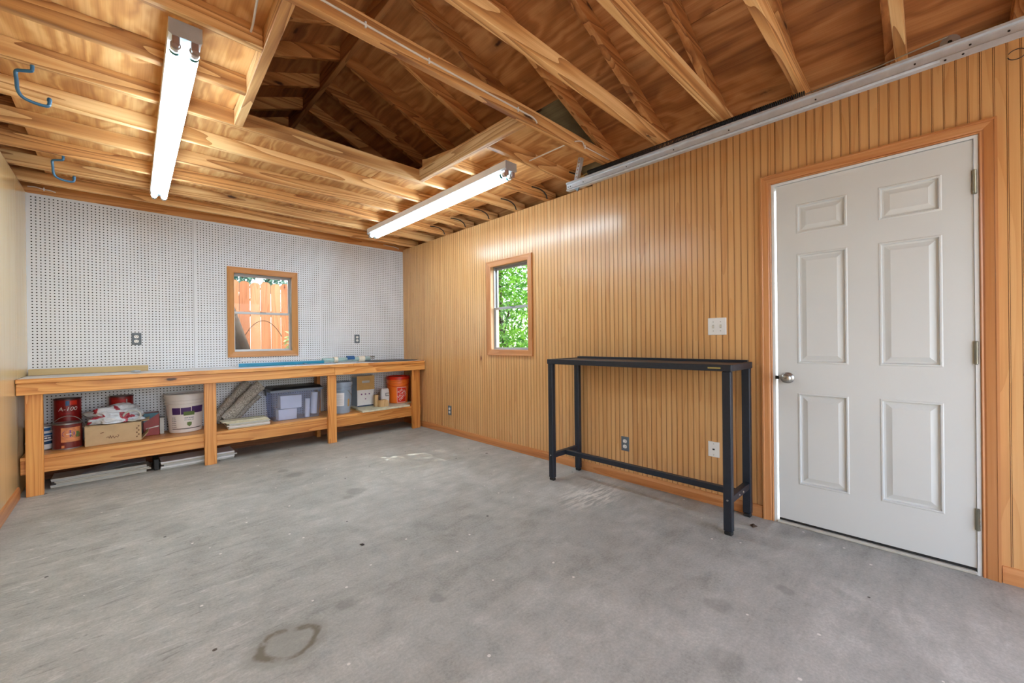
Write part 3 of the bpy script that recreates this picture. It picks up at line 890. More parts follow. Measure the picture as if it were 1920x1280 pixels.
# ================================================================== fluorescent lights
def light(label, n0, n1):
    """n0, n1: (x, y) of the two ends of the centre line, hung under the joists"""
    p0, p1 = Vector((n0[0], n0[1], ZJ)), Vector((n1[0], n1[1], ZJ))
    t = thing('fluorescent_light', label, 'light', tuple((p0 + p1) / 2), 'fluorescent strip lights under the joists')
    d = (p1 - p0); L = d.length; ang = math.atan2(d.y, d.x)
    mt = Matrix.Translation(p0) @ Matrix.Rotation(ang, 4, 'Z')
    W = 0.053
    b = MB().prism([(-W, -0.001), (-W, -0.052), (-W + 0.012, -0.062), (W - 0.012, -0.062), (W, -0.052), (W, -0.001)], 0.004, L - 0.004, 'x').xf(0, mt)
    b.build('housing', M['fixture'], t)
    for x0, x1 in ((0, 0.004), (L - 0.004, L)):
        b = MB().prism([(-W - .001, -0.001), (-W - .001, -0.058), (-W + 0.012, -0.066), (W - 0.012, -0.066), (W + .001, -0.058), (W + .001, -0.001)], x0, x1, 'x').xf(0, mt)
        b.build('end_plate', M['fixture_end'], t)
    for s in (-1, 1):
        yc, zc, R = s * 0.030, -0.088, 0.019
        for x0, x1, sg in ((0.004, 0.030, 1), (L - 0.030, L - 0.004, -1)):
            b = MB().box(x0, x1, yc - 0.012, yc + 0.012, -0.100, -0.060)
            b.xf(0, mt).build('lamp_holder', M['socket'], t, bevel=0.004)
        b = MB(); b.lathe([(R, 0.075), (R, L - 0.075)], (0, yc, zc), 16, axis='x'); b.xf(0, mt)
        tb = b.build('tube', M['tube'], t, smooth=True)
        for a, c_, dd in ((0.030, 0.054, 1), (L - 0.030, L - 0.054, -1)):
            b = MB(); b.lathe([(0.0, a), (R - 0.001, a), (R - 0.001, c_), (R - 0.003, c_)], (0, yc, zc), 16, axis='x'); b.xf(0, mt); b.build('tube_cap', M['tube_cap'], tb, smooth=True)
            b = MB(); b.lathe([(R + 0.0004, c_), (R + 0.0004, c_ + dd * 0.021)], (0, yc, zc), 16, axis='x'); b.xf(0, mt); b.build('end_band', M['tube_end'], tb, smooth=True)
    for x in (L * 0.62, L * 0.67):
        b = MB(); b.lathe([(0.0, -0.0635), (0.004, -0.0635), (0.004, -0.062)], (0, 0, 0), 8); b.xf(0, mt @ Matrix.Translation((x, 0, 0))); b.build('screw', M['slot'], t)
    return t
light('long twin-tube fluorescent light near the blue ceiling hooks', (0.197, 2.075), (0.231, 4.42))
light('long twin-tube fluorescent light beside the bead-board wall, right of the hatch', (2.040, 2.10), (2.075, 4.45))

# ================================================================== workbench
WB = thing('workbench', 'long pine workbench with a lower shelf along the pegboard wall', 'workbench', (1.15, 4.88, 0))
ZT = 0.876
box('top', (XL + 0.004, XR - 0.003, 4.604, YB - 0.004, ZT - 0.018, ZT), M['benchtop'], WB, 0.001)
for x0, x1 in ((XL + 0.003, 1.905), (1.907, XR - 0.02)):
    box('edge_strip', (x0, x1, 4.582, 4.6035, ZT - 0.032, ZT + 0.001), M['bench_x'], WB, 0.003)
for x0, x1 in ((XL + 0.003, 1.70), (1.702, XR - 0.006)):
    box('apron', (x0, x1, 4.602, 4.640, 0.757, ZT - 0.0325), M['bench_x'], WB, 0.003)
for x0, x1 in ((-0.518, -0.430), (0.541, 0.632), (1.640, 1.732), (2.690, 2.800)):
    box('leg', (x0, x1, 4.6405, 4.679, 0.0, ZT - 0.0185), M['bench_z'], WB, 0.003)
for x0, x1 in ((-0.555, -0.545), (1.66, 1.70)):
    box('back_leg', (x0, x1, 5.06, 5.15, 0.0, ZT - 0.0185), M['bench_z'], WB, 0.003)
ZS = 0.290
for x0, x1 in ((XL + 0.01, 1.685), (1.687, XR - 0.03)):
    box('shelf_rail', (x0, x1, 4.680, 4.718, 0.160, ZS - 0.027), M['bench_x'], WB, 0.003)
    box('shelf', (x0, x1, 4.680, 5.15, ZS - 0.0265, ZS - 0.0008), M['bench_x'], WB, 0.002)
box('back_rail', (XL + 0.01, XR - 0.03, 5.11, 5.148, 0.130, ZS - 0.027), M['plate_wood'], WB, 0.003)
TOP = ZT + 0.0015

# ---- things on the bench top
tag(box('tan_board', (XL + 0.01, 0.178, 5.085, 5.125, TOP, 0.928), M['tanboard'], None, 0.002), 'narrow tan board lying on the bench against the pegboard', 'board')
b = MB(); b.tube([(0.055, 4.79, TOP + 0.012), (0.08, 4.785, TOP + 0.013), (0.115, 4.79, TOP + 0.012)], [0.006, 0.0115, 0.008], 8)
tag(b.build('foil_scrap', M['alu'], bevel=0), 'small silver foil scrap on the front edge of the bench', 'scrap')
b = MB()
b.prism([(4.940, TOP), (4.985, TOP), (4.985, TOP + 0.030), (4.975, TOP + 0.036), (4.950, TOP + 0.036), (4.940, TOP + 0.030)], 0.862, 1.70, 'x')
LV = thing('spirit_level', 'long turquoise bar lying on the bench below the window', 'tool', (1.28, 4.96, TOP))
b.build('bar', M['teal'], LV, bevel=0.002)
for x in (0.857, 1.70): box('end_cap', (x, x + 0.006, 4.938, 4.987, TOP, TOP + 0.037), M['paper'] if x < 1 else M['teal'], LV, 0.002)
b = MB(); b.tube([(0.92, 5.10, TOP + 0.062), (1.90, 5.10, TOP + 0.055)], 0.007, 8)
b.tube([(1.00, 5.10, TOP + 0.030), (1.00, 5.10, TOP + 0.061)], 0.006, 6); b.tube([(1.86, 5.10, TOP + 0.004), (1.86, 5.10, TOP + 0.055)], 0.006, 6); b.box(0.97, 1.03, 5.08, 5.12, TOP, TOP + 0.032); b.box(1.83, 1.89, 5.08, 5.12, TOP, TOP + 0.01)
tag(b.build('white_rod', M['paper'], smooth=True), 'thin white rod behind the turquoise bar', 'rod')
b = MB(); b.box(1.36, 1.78, 4.78, 4.81, TOP, TOP + 0.010); b.box(1.44, 1.47, 4.775, 4.815, TOP + 0.010, TOP + 0.018)
tag(b.build('metal_ruler', M['bin_rim'], bevel=0.001), 'flat grey metal bar on the bench in front of the turquoise bar', 'tool')
CG = thing('caulking_tool', 'clear tube tool with ivory collars and blue label on the bench', 'tool', (2.05, 4.98, TOP))
b = MB(); b.tube([(1.70, 4.98, TOP + 0.035), (2.28, 4.98, TOP + 0.036)], 0.026, 14); b.build('clear_barrel', M['clear'], CG, smooth=True)
for x0, x1 in ((1.828, 1.872), (2.13, 2.205)):
    b = MB(); b.tube([(x0, 4.98, TOP + 0.036), (x1, 4.98, TOP + 0.036)], 0.0355, 16); b.build('collar', M['ivory'], CG, smooth=True)
b = MB(); b.tube([(1.985, 4.98, TOP + 0.048), (2.075, 4.98, TOP + 0.048)], 0.030, 14); b.build('blue_label', M['label_blue'], CG, smooth=True)
for dz, dy, x1 in ((0.050, 0.012, 2.36), (0.030, -0.012, 2.33), (0.058, 0.0, 2.34)):
    b = MB(); b.tube([(2.20, 4.98 + dy, TOP + dz), (x1, 4.98 + dy * 2, TOP + dz + 0.004)], 0.005, 8); b.build('rod', M['can_steel'], CG, smooth=True)
tag(box('dark_sheet', (2.22, 2.80, 4.70, 5.14, TOP, TOP + 0.006), M['midnight'], None, 0.001), 'dark flat sheet on the bench end by the corner', 'sheet')
tag(box('white_edge_strip', (1.2, 1.95, 4.62, 4.66, TOP, TOP + 0.006), M['paper'], None, 0.001), 'thin white strip along the front of the bench top', 'strip')

# ---- paint cans and buckets
def can(label, c, r, z0, h, body, lid, deco=None, bail=None, name='paint_can', rim=M['can_steel'], group=None):
    t = thing(name, label, 'can', (c[0], c[1], z0), group)
    b = MB()
    b.lathe([(0, z0), (r - 0.002, z0), (r + 0.001, z0 + 0.001), (r + 0.001, z0 + 0.006), (r - 0.001, z0 + 0.008), (r - 0.001, z0 + h - 0.010), (r + 0.002, z0 + h - 0.008), (r + 0.002, z0 + h), (r - 0.004, z0 + h), (r - 0.006, z0 + h - 0.005), (r - 0.016, z0 + h - 0.005), (r - 0.018, z0 + h - 0.001), (0, z0 + h - 0.001)],
            (c[0], c[1], 0), 32, [1, 1, 1, 1, 0, 1, 1, 1, 1, 2, 2, 2])
    b.build('body', [body, rim, lid], t, smooth=True)
    a = math.atan2(-c[1], -c[0])
    if deco: deco(t, c, r, z0, h, a)
    if bail:
        b = MB(); side = a + math.pi / 2
        e = Vector((math.cos(side), math.sin(side), 0)); f = Vector((math.cos(a), math.sin(a), 0))
        o = Vector((c[0], c[1], z0 + h * 0.78)) + f * 0.02
        tilt = bail
        dirv = (Vector((0, 0, 1)) * math.cos(tilt) + f * math.sin(tilt))
        pts = [o + e * (r + 0.006) * math.cos(u) + dirv * (r + 0.012) * 1.05 * math.sin(u) for u in [math.pi * i / 18 for i in range(19)]]
        b.tube(pts, 0.0025, 6); b.build('handle', M['can_steel'], t, smooth=True)
        for s in (-1, 1):
            b = MB(); q = o + e * (r + 0.004) * s; b.lathe([(0, -0.004), (0.010, -0.004), (0.010, 0.002), (0, 0.004)], tuple(q), 10); b.build('ear', M['can_steel'], t, smooth=True)
    return t

def deco_red(t, c, r, z0, h, a):
    b = MB(); cyl_patch(b, c, r + 0.0006, a - 0.16, a + 0.10, z0 + h * 0.72, z0 + h * 0.92); b.build('blue_badge', M['label_blue'], t)
    b = MB(); cyl_text(b, 'A-100', 0.046, c, r + 0.0010, a - 0.02, z0 + h * 0.58, shear=0.2); b.build('lettering', M['text_white'], t)
    b = MB(); cyl_bars(b, c, r + 0.0010, a - 0.02, z0 + h * 0.40, (.012, .018, .022, .014), 0.006); b.build('small_print', M['text_red'], t)['kind'] = 'stuff'
    b = MB(); cyl_patch(b, c, r + 0.0006, a + 0.15, a + 0.7, z0 + h * 0.74, z0 + h * 0.92); b.build('red_flash', M['orange_red'], t)
def deco_front(t, c, r, z0, h, a):
    b = MB(); cyl_patch(b, c, r + 0.0006, a - 0.45, a + 0.95, z0 + h * 0.28, z0 + h * 0.84); b.build('label', M['label_orange'], t)
    b = MB(); b.lathe([(r + 0.0010, 0)], (0, 0, 0), 3); b = MB()
    for da, dz, rr, mk in ((0.05, 0.60, 0.036, 'label_purple'), (0.55, 0.56, 0.030, 'label_green'), (0.75, 0.50, 0.02, 'text_brown')):
        q = MB()
        for i in range(14):
            u = 2 * math.pi * i / 14; an = a + da + rr * math.cos(u) / r
            q.v.append(Vector((c[0] + (r + .0011) * math.cos(an), c[1] + (r + .0011) * math.sin(an), z0 + h * dz + rr * 0.8 * math.sin(u))))
        q.face(range(14)); q.build('printed_emblem', M[mk], t)
    b = MB(); cyl_patch(b, c, r + 0.0011, a - 0.1, a + 0.25, z0 + h * 0.58, z0 + h * 0.60); b.build('printed_stripe', M['text_white'], t)
    b = MB(); cyl_patch(b, c, r + 0.0008, a - 0.42, a - 0.22, z0 + h * 0.06, z0 + h * 0.16); b.build('price_mark', M['label_orange'], t)
def deco_blue(t, c, r, z0, h, a):
    for f0, f1, mk in ((0.42, 0.56, 'navy'), (0.60, 0.68, 'label_blue'), (0.24, 0.36, 'navy'), (0.78, 0.9, 'label_blue')):
        b = MB(); cyl_patch(b, c, r + 0.0006, a - 1.0, a + (1.3 if f0 < 0.7 else 0.9), z0 + h * f0, z0 + h * f1); b.build('blue_band', M[mk], t)
    b = MB(); cyl_bars(b, c, r + 0.0011, a + 0.55, z0 + h * 0.49, (.016, .022), 0.012); b.build('small_print', M['text_white'], t)['kind'] = 'stuff'
def deco_red2(t, c, r, z0, h, a):
    b = MB(); cyl_patch(b, c, r + 0.0006, a - 0.9, a + 0.35, z0 + h * 0.52, z0 + h * 0.86); b.build('label', M['text_red'], t)
    b = MB(); cyl_patch(b, c, r + 0.0006, a + 0.4, a + 0.48, z0 + h * 0.4, z0 + h * 0.86); b.build('label_edge', M['paper_grey'], t)
    b = MB(); cyl_bars(b, c, r + 0.0011, a - 0.1, z0 + h * 0.64, (.02, .012, .024), 0.008); b.build('small_print', M['text_white'], t)['kind'] = 'stuff'

can('blue and white paint can half hidden behind the end bench leg', (-0.470, 4.945), 0.069, ZS, 0.195, M['bucket_white'], M['paper'], deco_blue)
can('maroon paint can with orange label and raised wire handle', (-0.322, 4.880), 0.084, ZS, 0.205, M['can_maroon'], M['can_steel'], deco_front, 0.12)
can('plain steel paint can under the red A-100 can', (-0.335, 5.066), 0.079, ZS, 0.186, M['can_steel'], M['can_steel'])
can('bright red paint can lettered A-100 stacked at the back of the shelf', (-0.331, 5.055), 0.080, ZS + 0.186, 0.200, M['can_red'], M['dark_red'], deco_red, rim=M['dark_red'])
tag(box('brown_carton', (-0.12, 0.10, 4.985, 5.145, ZS, ZS + 0.18), M['card_dark'], None, 0.002), 'brown carton behind the cardboard box, under a red can', 'box')
can('red paint can behind the crumpled plastic bag', (-0.006, 5.06), 0.080, ZS + 0.18, 0.195, M['can_red'], M['dark_red'], deco_red2, rim=M['dark_red'])

# ---- cardboard box with the bag on top
CB = thing('cardboard_box', 'tan cardboard box under the crumpled plastic bag', 'box', (-0.05, 4.85, ZS))
cx0, cx1, cy0, cy1, ch = -0.224, 0.118, 4.785, 4.945, 0.162
b = MB().box(cx0, cx1, cy0, cy1, ZS, ZS + ch); b.build('body', M['card'], CB, bevel=0.003)
MB().prism([(cy0 + 0.01, ZS + ch + 0.0005), (cy1, ZS + ch + 0.0005), (cy1, ZS + ch + 0.0025), (cy0 + 0.01, ZS + ch + 0.0025)], cx0, cx0 + 0.17, 'x').build('flap', M['card'], CB)
for q in ([(cx1 + 0.0005, cy0, ZS + 0.005), (cx1 + 0.0005, cy1, ZS + 0.005), (cx1 + 0.052, cy1, ZS + 0.07), (cx1 + 0.045, cy0 + 0.01, ZS + 0.06)], [(cx1 + 0.0005, cy0, ZS + ch), (cx1 + 0.0005, cy1, ZS + ch), (cx1 + 0.06, cy1, ZS + ch + 0.012), (cx1 + 0.05, cy0, ZS + ch + 0.004)]):
    b = MB(); b.poly(q); o = b.build('end_flap', M['card'], CB); md = o.modifiers.new('thick', 'SOLIDIFY'); md.thickness = 0.003
b = MB(); squiggle(b, (0.5 * (cx0 + cx1), cy0 - 0.0008, ZS + 0.055), (1, 0, 0), (0, 0, 1), [(-0.045, 0.0), (-0.035, 0.010), (-0.028, -0.006), (-0.022, 0.018), (-0.016, -0.008), (-0.006, 0.012), (0.002, -0.010), (0.012, 0.008), (0.022, -0.006), (0.030, 0.012), (0.020, 0.016)], 0.004)
squiggle(b, (cx0 + 0.10, cy0 - 0.0008, ZS + 0.10), (1, 0, 0), (0, 0, 1), [(-0.010, -0.002), (0.010, 0.004)], 0.007)
for k in range(6): b.poly([(cx1 - 0.035 + 0.012 * (k % 2), cy0 - 0.0008, ZS + 0.03 + 0.018 * k), (cx1 - 0.025 + 0.012 * (k % 2), cy0 - 0.0008, ZS + 0.03 + 0.018 * k), (cx1 - 0.025 + 0.012 * (k % 2), cy0 - 0.0008, ZS + 0.042 + 0.018 * k), (cx1 - 0.035 + 0.012 * (k % 2), cy0 - 0.0008, ZS + 0.042 + 0.018 * k)])
b.build('printing', M['text_brown'], CB)['kind'] = 'stuff'

def blob(name, c, rad, mat, seed, amp, sub=5, flatten=None):
    bm = bmesh.new(); bmesh.ops.create_icosphere(bm, subdivisions=sub, radius=1.0)
    for v in bm.verts:
        d = v.co.normalized()
        n1 = noise.noise(d * 1.7 + Vector((seed, 0, 0))) * amp
        n2 = abs(noise.noise(d * 4.3 + Vector((0, seed, 0)))) * amp * 0.8
        n3 = abs(noise.noise(d * 9.0 + Vector((0, 0, seed)))) * amp * 0.35
        v.co = d * (1 + n1 - n2 + n3)
        v.co = Vector((v.co.x * rad[0], v.co.y * rad[1], v.co.z * rad[2]))
        if flatten is not None and v.co.z < flatten: v.co.z = flatten + (v.co.z - flatten) * 0.06
    me = bpy.data.meshes.new(name); bm.to_mesh(me); bm.free(); me.materials.append(mat)
    zmin = min(v.co.z for v in me.vertices)
    o = bpy.data.objects.new(name, me); COL.objects.link(o); o.location = (c[0], c[1], c[2] - zmin)
    me.polygons.foreach_set('use_smooth', [True] * len(me.polygons))
    BASE[o.name] = Vector(o.location)
    return o
bag = tag(blob('plastic_bag', (-0.055, 4.862, ZS + ch + 0.006), (0.185, 0.075, 0.090), M['bag'], 3.1, 0.5, 5, -0.05), 'crumpled white plastic shopping bag with red print on the cardboard box', 'bag')
b = MB()
pts = [Vector((0.060, 4.802, 0.10)) + Vector((0.055 * math.cos(u), 0.012 * math.sin(2 * u), 0.042 * math.sin(u))) for u in [2 * math.pi * i / 24 for i in range(24)]]
pts = [p + Vector((0, 0, ZS + ch - 0.045)) for p in pts]
b.tube(pts, 0.008, 6, closed=True)
ho = b.build('handle_loop', M['paper_grey'], bag, smooth=True)

RB = thing('carton_red', 'red and teal carton lying behind the cardboard box', 'box', (0.19, 4.98, ZS))
b = MB().box(0.135, 0.245, 4.955, 5.06, ZS, ZS + 0.205); b.build('body', M['can_red'], RB, bevel=0.002)
b = MB(); b.poly([(0.1352, 4.954, ZS + 0.12), (0.2448, 4.954, ZS + 0.20), (0.2448, 4.954, ZS + 0.204), (0.1352, 4.954, ZS + 0.204)]); b.build('teal_print', M['teal_box'], RB)
b = MB(); b.poly([(0.15, 4.9538, ZS + 0.06), (0.24, 4.9538, ZS + 0.075), (0.24, 4.9538, ZS + 0.085), (0.15, 4.9538, ZS + 0.068)]); b.build('white_print', M['text_white'], RB)
tag(box('grey_carton', (0.2475, 0.278, 4.97, 5.06, ZS, ZS + 0.15), M['paper_grey'], None, 0.002), 'narrow pale grey carton beside the red and teal carton', 'box')

# ---- buckets
def bucket(label, c, r0_, r1_, h, body, name='bucket', lidm=None, bands=True, z0=ZS, cat='bucket'):
    t = thing(name, label, cat, (c[0], c[1], z0))
    def R(f): return r0_ + (r1_ - r0_) * f
    prof = [(0, 0.004), (R(0) - 0.006, 0.0), (R(0), 0.005), (R(.72), h * .72), (R(.72) + .010, h * .725), (R(.75) + .010, h * .75), (R(.75) + .002, h * .755), (R(.80), h * .80), (R(.80) + .009, h * .805), (R(.83) + .009, h * .835), (R(.83) + .002, h * .84), (R(.9), h * .9)]
    prof = [(r, z0 + z) for r, z in prof]
    b = MB(); b.lathe(prof, (c[0], c[1], 0), 36); b.build('body', body, t, smooth=True)
    b = MB(); lr = R(.9)
    b.lathe([(lr + .001, z0 + h * .885), (lr + .010, z0 + h * .885), (lr + .011, z0 + h * .93), (lr + .008, z0 + h * .945), (lr + .009, z0 + h * .985), (lr + .005, z0 + h), (lr - .012, z0 + h), (lr - .018, z0 + h - 0.012), (0, z0 + h - 0.012)], (c[0], c[1], 0), 36)
    b.build('lid', lidm or body, t, smooth=True)
    return t, math.atan2(-c[1], -c[0]), R
WBk, a, R = bucket('large white bucket with a purple and green label', (0.436, 4.988), 0.123, 0.152, 0.362, M['bucket_white'])
cc = (0.436, 4.988)
def patchb(t, R, c, h, a0, a1, f0, f1, mat, nm, lift=0.0012):
    b = MB(); b.lathe([(R(f0) + lift, ZS + h * f0), (R(f1) + lift, ZS + h * f1)], (c[0], c[1], 0), 14, 0, a0, a1); return b.build(nm, mat, t, smooth=True)
H_ = 0.362
patchb(WBk, R, cc, H_, a - 0.75, a - 0.27, .48, .655, M['violet'], 'purple_label')
patchb(WBk, R, cc, H_, a - 0.24, a + 0.30, .48, .655, M['violet'], 'purple_label')
patchb(WBk, R, cc, H_, a + 0.34, a + 1.1, .50, .675, M['violet'], 'purple_label')
patchb(WBk, R, cc, H_, a - 0.10, a + 0.50, .45, .55, M['label_green'], 'green_picture', 0.0020)
patchb(WBk, R, cc, H_, a - 0.85, a + 1.1, .098, .118, M['text_dark'], 'dark_line')
b = MB(); cyl_bars(b, cc, R(.38) + 0.0022, a + 0.2, ZS + H_ * .385, (.03, .012, .022), 0.008); cyl_bars(b, cc, R(.33) + 0.0022, a + 0.2, ZS + H_ * .335, (.02, .03, .016), 0.005); b.build('small_print', M['bin_rim'], WBk)['kind'] = 'stuff'
for k in range(6):
    b = MB(); cyl_bars(b, cc, R(.4 - .05 * k) + 0.0022, a - 0.68, ZS + H_ * (.40 - .047 * k), (.012, .016 + .004 * (k % 3)), 0.005); b.build('small_print', M['text_dark'], WBk)['kind'] = 'stuff'
q = MB(); ah = a + 0.22
for du, dz in ((-.018, .018), (0, .022), (.018, .018), (.016, -.006), (0, -.022), (-.016, -.006)):
    an = ah + du / R(.2); q.v.append(Vector((cc[0] + (R(.22) + .0022) * math.cos(an), cc[1] + (R(.22) + .0022) * math.sin(an), ZS + H_ * .215 + dz)))
q.face(range(6)); q.build('green_shield', M['label_green'], WBk)

BBk, a, R = bucket('blue-grey bucket with a white paper label beside the middle bench leg', (1.868, 4.862), 0.096, 0.118, 0.37, M['bucket_blue'])
c2 = (1.868, 4.862); H_ = 0.37
patchb(BBk, R, c2, H_, a - 0.95, a + 0.30, .25, .66, M['paper'], 'paper_label')
b = MB()
for k in range(9): b.lathe([(R(.3 + .035 * k) + .0022, ZS + H_ * (.30 + .035 * k)), (R(.3 + .035 * k) + .0022, ZS + H_ * (.308 + .035 * k))], (c2[0], c2[1], 0), 10, 0, a - 0.80, a + 0.15)
b.build('print_lines', M['paper_grey'], BBk)
patchb(BBk, R, c2, H_, a + 0.72, a + 0.98, .22, .45, M['kraft'], 'tan_sticker')
b = MB(); side = a + math.pi / 2
b.tube([(c2[0] + 0.118 * math.cos(side + u), c2[1] + 0.118 * math.sin(side + u), ZS + 0.27 - 0.07 * math.sin((u + .9) / 1.8 * math.pi)) for u in [-.9 + 1.8 * i / 12 for i in range(13)]], 0.003, 6); b.build('handle', M['can_steel'], BBk, smooth=True)

OBk, a, R = bucket('orange bucket with a red-orange lid and square logo near the corner', (2.672, 4.988), 0.122, 0.148, 0.352, M['orange'], lidm=M['orange_red'], z0=ZS + 0.022)
c3 = (2.672, 4.988); H_ = 0.352
def lg(f, da, lift): return Vector((c3[0] + (R(f) + lift) * math.cos(a + da), c3[1] + (R(f) + lift) * math.sin(a + da), ZS + 0.022 + H_ * f))
def logo(a0, a1, f0, f1, mat, nm, lift):
    b = MB(); n = 10
    for i in range(n + 1):
        da = a0 + (a1 - a0) * i / n; b.v.append(lg(f0, da, lift)); b.v.append(lg(f1, da, lift))
    for i in range(n): b.face((2 * i, 2 * i + 2, 2 * i + 3, 2 * i + 1))
    b.build(nm, mat, OBk)
logo(-0.10, 0.86, 0.03, 0.60, M['text_white'], 'logo_border', 0.0012)
logo(-0.07, 0.83, 0.045, 0.585, M['orange_red'], 'logo_square', 0.0020)
def slant(body, size, u0, w0, rot):
    b = MB(); vs, fs = text_geo(body, size, 0.0); cr, sr = math.cos(rot), math.sin(rot)
    for p in vs:
        x = p.x * cr - p.y * sr + u0; y = p.x * sr + p.y * cr + w0
        b.v.append(lg(y / H_, x / 0.13, 0.0028))
    for f in fs: b.face(f)
    b.build('logo_lettering', M['text_white'], OBk)
slant('THE', 0.040, 0.030, 0.160, 0.75); slant('HOME', 0.046, 0.048, 0.122, 0.75); slant('DEPOT', 0.044, 0.068, 0.086, 0.75)
b = MB(); b.tube([(c3[0] + 0.150 * math.cos(u), c3[1] + 0.150 * math.sin(u), ZS + 0.022 + 0.27 - 0.05 * math.sin((u - a + 1.5) / 3.0 * math.pi)) for u in [a - 1.5 + 3.0 * i / 20 for i in range(21)]], 0.0025, 6)
b.build('handle', M['orange_red'], OBk, smooth=True)

# ---- carpet remnant
def strip(path, wid, thick, seed, mat, name, parent):
    """thick folded carpet strip: a flattened tube swept along a path"""
    b = MB(); P = [Vector(p) for p in path]; n = 14
    fine = []
    for i in range(len(P) - 1):
        for k in range(5): fine.append(P[i].lerp(P[i + 1], k / 5))
    fine.append(P[-1])
    for i, p in enumerate(fine):
        d = (fine[min(i + 1, len(fine) - 1)] - fine[max(i - 1, 0)]).normalized()
        s = Vector((0, 1, 0)); s = (s - d * s.dot(d)).normalized(); t = d.cross(s)
        f = i / (len(fine) - 1)
        for j in range(n):
            u = 2 * math.pi * j / n
            k = 1 + 0.16 * noise.noise(Vector((f * 4, math.cos(u) + seed, math.sin(u))))
            b.v.append(p + t * math.cos(u) * wid * k + s * math.sin(u) * thick * k)
    for i in range(len(fine) - 1):
        for j in range(n): b.face((i * n + j, i * n + (j + 1) % n, (i + 1) * n + (j + 1) % n, (i + 1) * n + j))
    b.face(range(n)[::-1]); b.face(range((len(fine) - 1) * n, len(fine) * n))
    return b.build(name, mat, parent, smooth=True)
CP = thing('carpet_remnant', 'grey flecked carpet remnant folded up behind the bench leg', 'carpet', (0.9, 4.97, ZS))
strip([(0.675, 5.04, ZS + 0.064), (0.735, 5.04, ZS + 0.13), (0.815, 5.045, ZS + 0.23), (0.905, 5.05, ZS + 0.34), (0.975, 5.05, ZS + 0.41)], 0.052, 0.046, 1.0, M['carpet'], 'fold', CP)
strip([(0.745, 4.945, ZS + 0.066), (0.83, 4.94, ZS + 0.15), (0.92, 4.94, ZS + 0.26), (1.0, 4.94, ZS + 0.345), (1.06, 4.94, ZS + 0.392)], 0.055, 0.044, 4.0, M['carpet'], 'fold', CP)
strip([(0.83, 5.03, ZS + 0.045), (0.90, 5.04, ZS + 0.11), (0.98, 5.04, ZS + 0.20), (1.06, 5.04, ZS + 0.27)], 0.032, 0.04, 7.0, M['carpet'], 'fold', CP)

# ---- flat stack on the shelf (each sheet a thing)
for k, (dx, dy, mt) in enumerate(((0, 0, 'board_grey'), (0.006, 0.004, 'paper'), (-0.01, 0.0, 'board_grey'), (0.01, 0.008, 'paper_grey'), (-0.015, 0.004, 'cream'), (-0.045, 0.012, 'cream'))):
    tag(box('flat_sheet', (0.735 + dx, 1.09 + dx * 0.5, 4.722 + dy, 4.875 + dy, ZS + 0.0005 + 0.0125 * k, ZS + 0.012 + 0.0125 * k), M[mt], None, 0.002),
        ['grey tile at the bottom of the pale pile before the carpet', 'white tile second from the bottom of the pale pile', 'grey tile third from the bottom of the pale pile', 'light grey tile just under the two cream ones', 'cream tile second from the top of the pale pile', 'cream tile on top of the pale pile before the carpet'][k], 'tile', 'pile of flat tiles on the shelf')

# ---- clear storage bin
BN = thing('storage_bin', 'translucent blue-grey storage bin with a black lid on the shelf', 'bin', (1.38, 4.97, ZS))
bx0, bx1, by0, by1, bh = 1.135, 1.628, 4.803, 5.135, 0.315
def ring(x0, x1, y0, y1, z, n=6, r=0.03):
    out = []
    for cx, cy, a in ((x1 - r, y1 - r, 0), (x0 + r, y1 - r, 90), (x0 + r, y0 + r, 180), (x1 - r, y0 + r, 270)):
        for i in range(n): u = math.radians(a + 90 * i / (n - 1)); out.append(Vector((cx + r * math.cos(u), cy + r * math.sin(u), z)))
    return out
def loft(rings, cap0=True, cap1=False):
    b = MB(); n = len(rings[0])
    for rg in rings: b.v += rg
    for i in range(len(rings) - 1):
        for j in range(n): b.face((i * n + j, i * n + (j + 1) % n, (i + 1) * n + (j + 1) % n, (i + 1) * n + j))
    if cap0: b.face(range(n)[::-1])
    if cap1: b.face(range((len(rings) - 1) * n, len(rings) * n))
    return b
g = 0.018
loft([ring(bx0 + g, bx1 - g, by0 + g, by1 - g, ZS + 0.001), ring(bx0, bx1, by0, by1, ZS + bh)], True).build('body', M['bin'], BN, smooth=True)
loft([ring(bx0 - .002, bx1 + .002, by0 - .002, by1 + .002, ZS + bh - 0.012), ring(bx0 - 0.022, bx1 + 0.022, by0 - 0.018, by1 + 0.010, ZS + bh - 0.008), ring(bx0 - 0.024, bx1 + 0.024, by0 - 0.020, by1 + 0.010, ZS + bh + 0.014), ring(bx0 - 0.012, bx1 + 0.012, by0 - 0.008, by1 + 0.005, ZS + bh + 0.018)], False, True).build('rim', M['bin_rim'], BN, smooth=True)
loft([ring(bx0 - 0.010, bx1 + 0.010, by0 - 0.006, by1 + 0.004, ZS + bh + 0.0185), ring(bx0 + 0.01, bx1 - 0.004, by0 + 0.012, by1, ZS + bh + 0.040), ring(bx0 + 0.03, bx1 - 0.02, by0 + 0.03, by1 - .01, ZS + bh + 0.042)], True, True).build('lid', M['bin_lid'], BN, smooth=True)
for x in (bx0 - 0.028, bx1 + 0.022): box('latch', (x, x + 0.006, 4.93, 5.0, ZS + bh - 0.05, ZS + bh + 0.012), M['bin_rim'], BN, 0.002)
def incontainer(name, ext, rot, label, cat, mat=M['paper']):
    b = MB().box(*ext); c = Vector(((ext[0] + ext[1]) / 2, (ext[2] + ext[3]) / 2, ext[4]))
    b.xf(0, Matrix.Translation(c) @ Matrix.Rotation(rot, 4, 'Y') @ Matrix.Translation(-c))
    return tag(b.build(name, mat, bevel=0.003), label, cat)
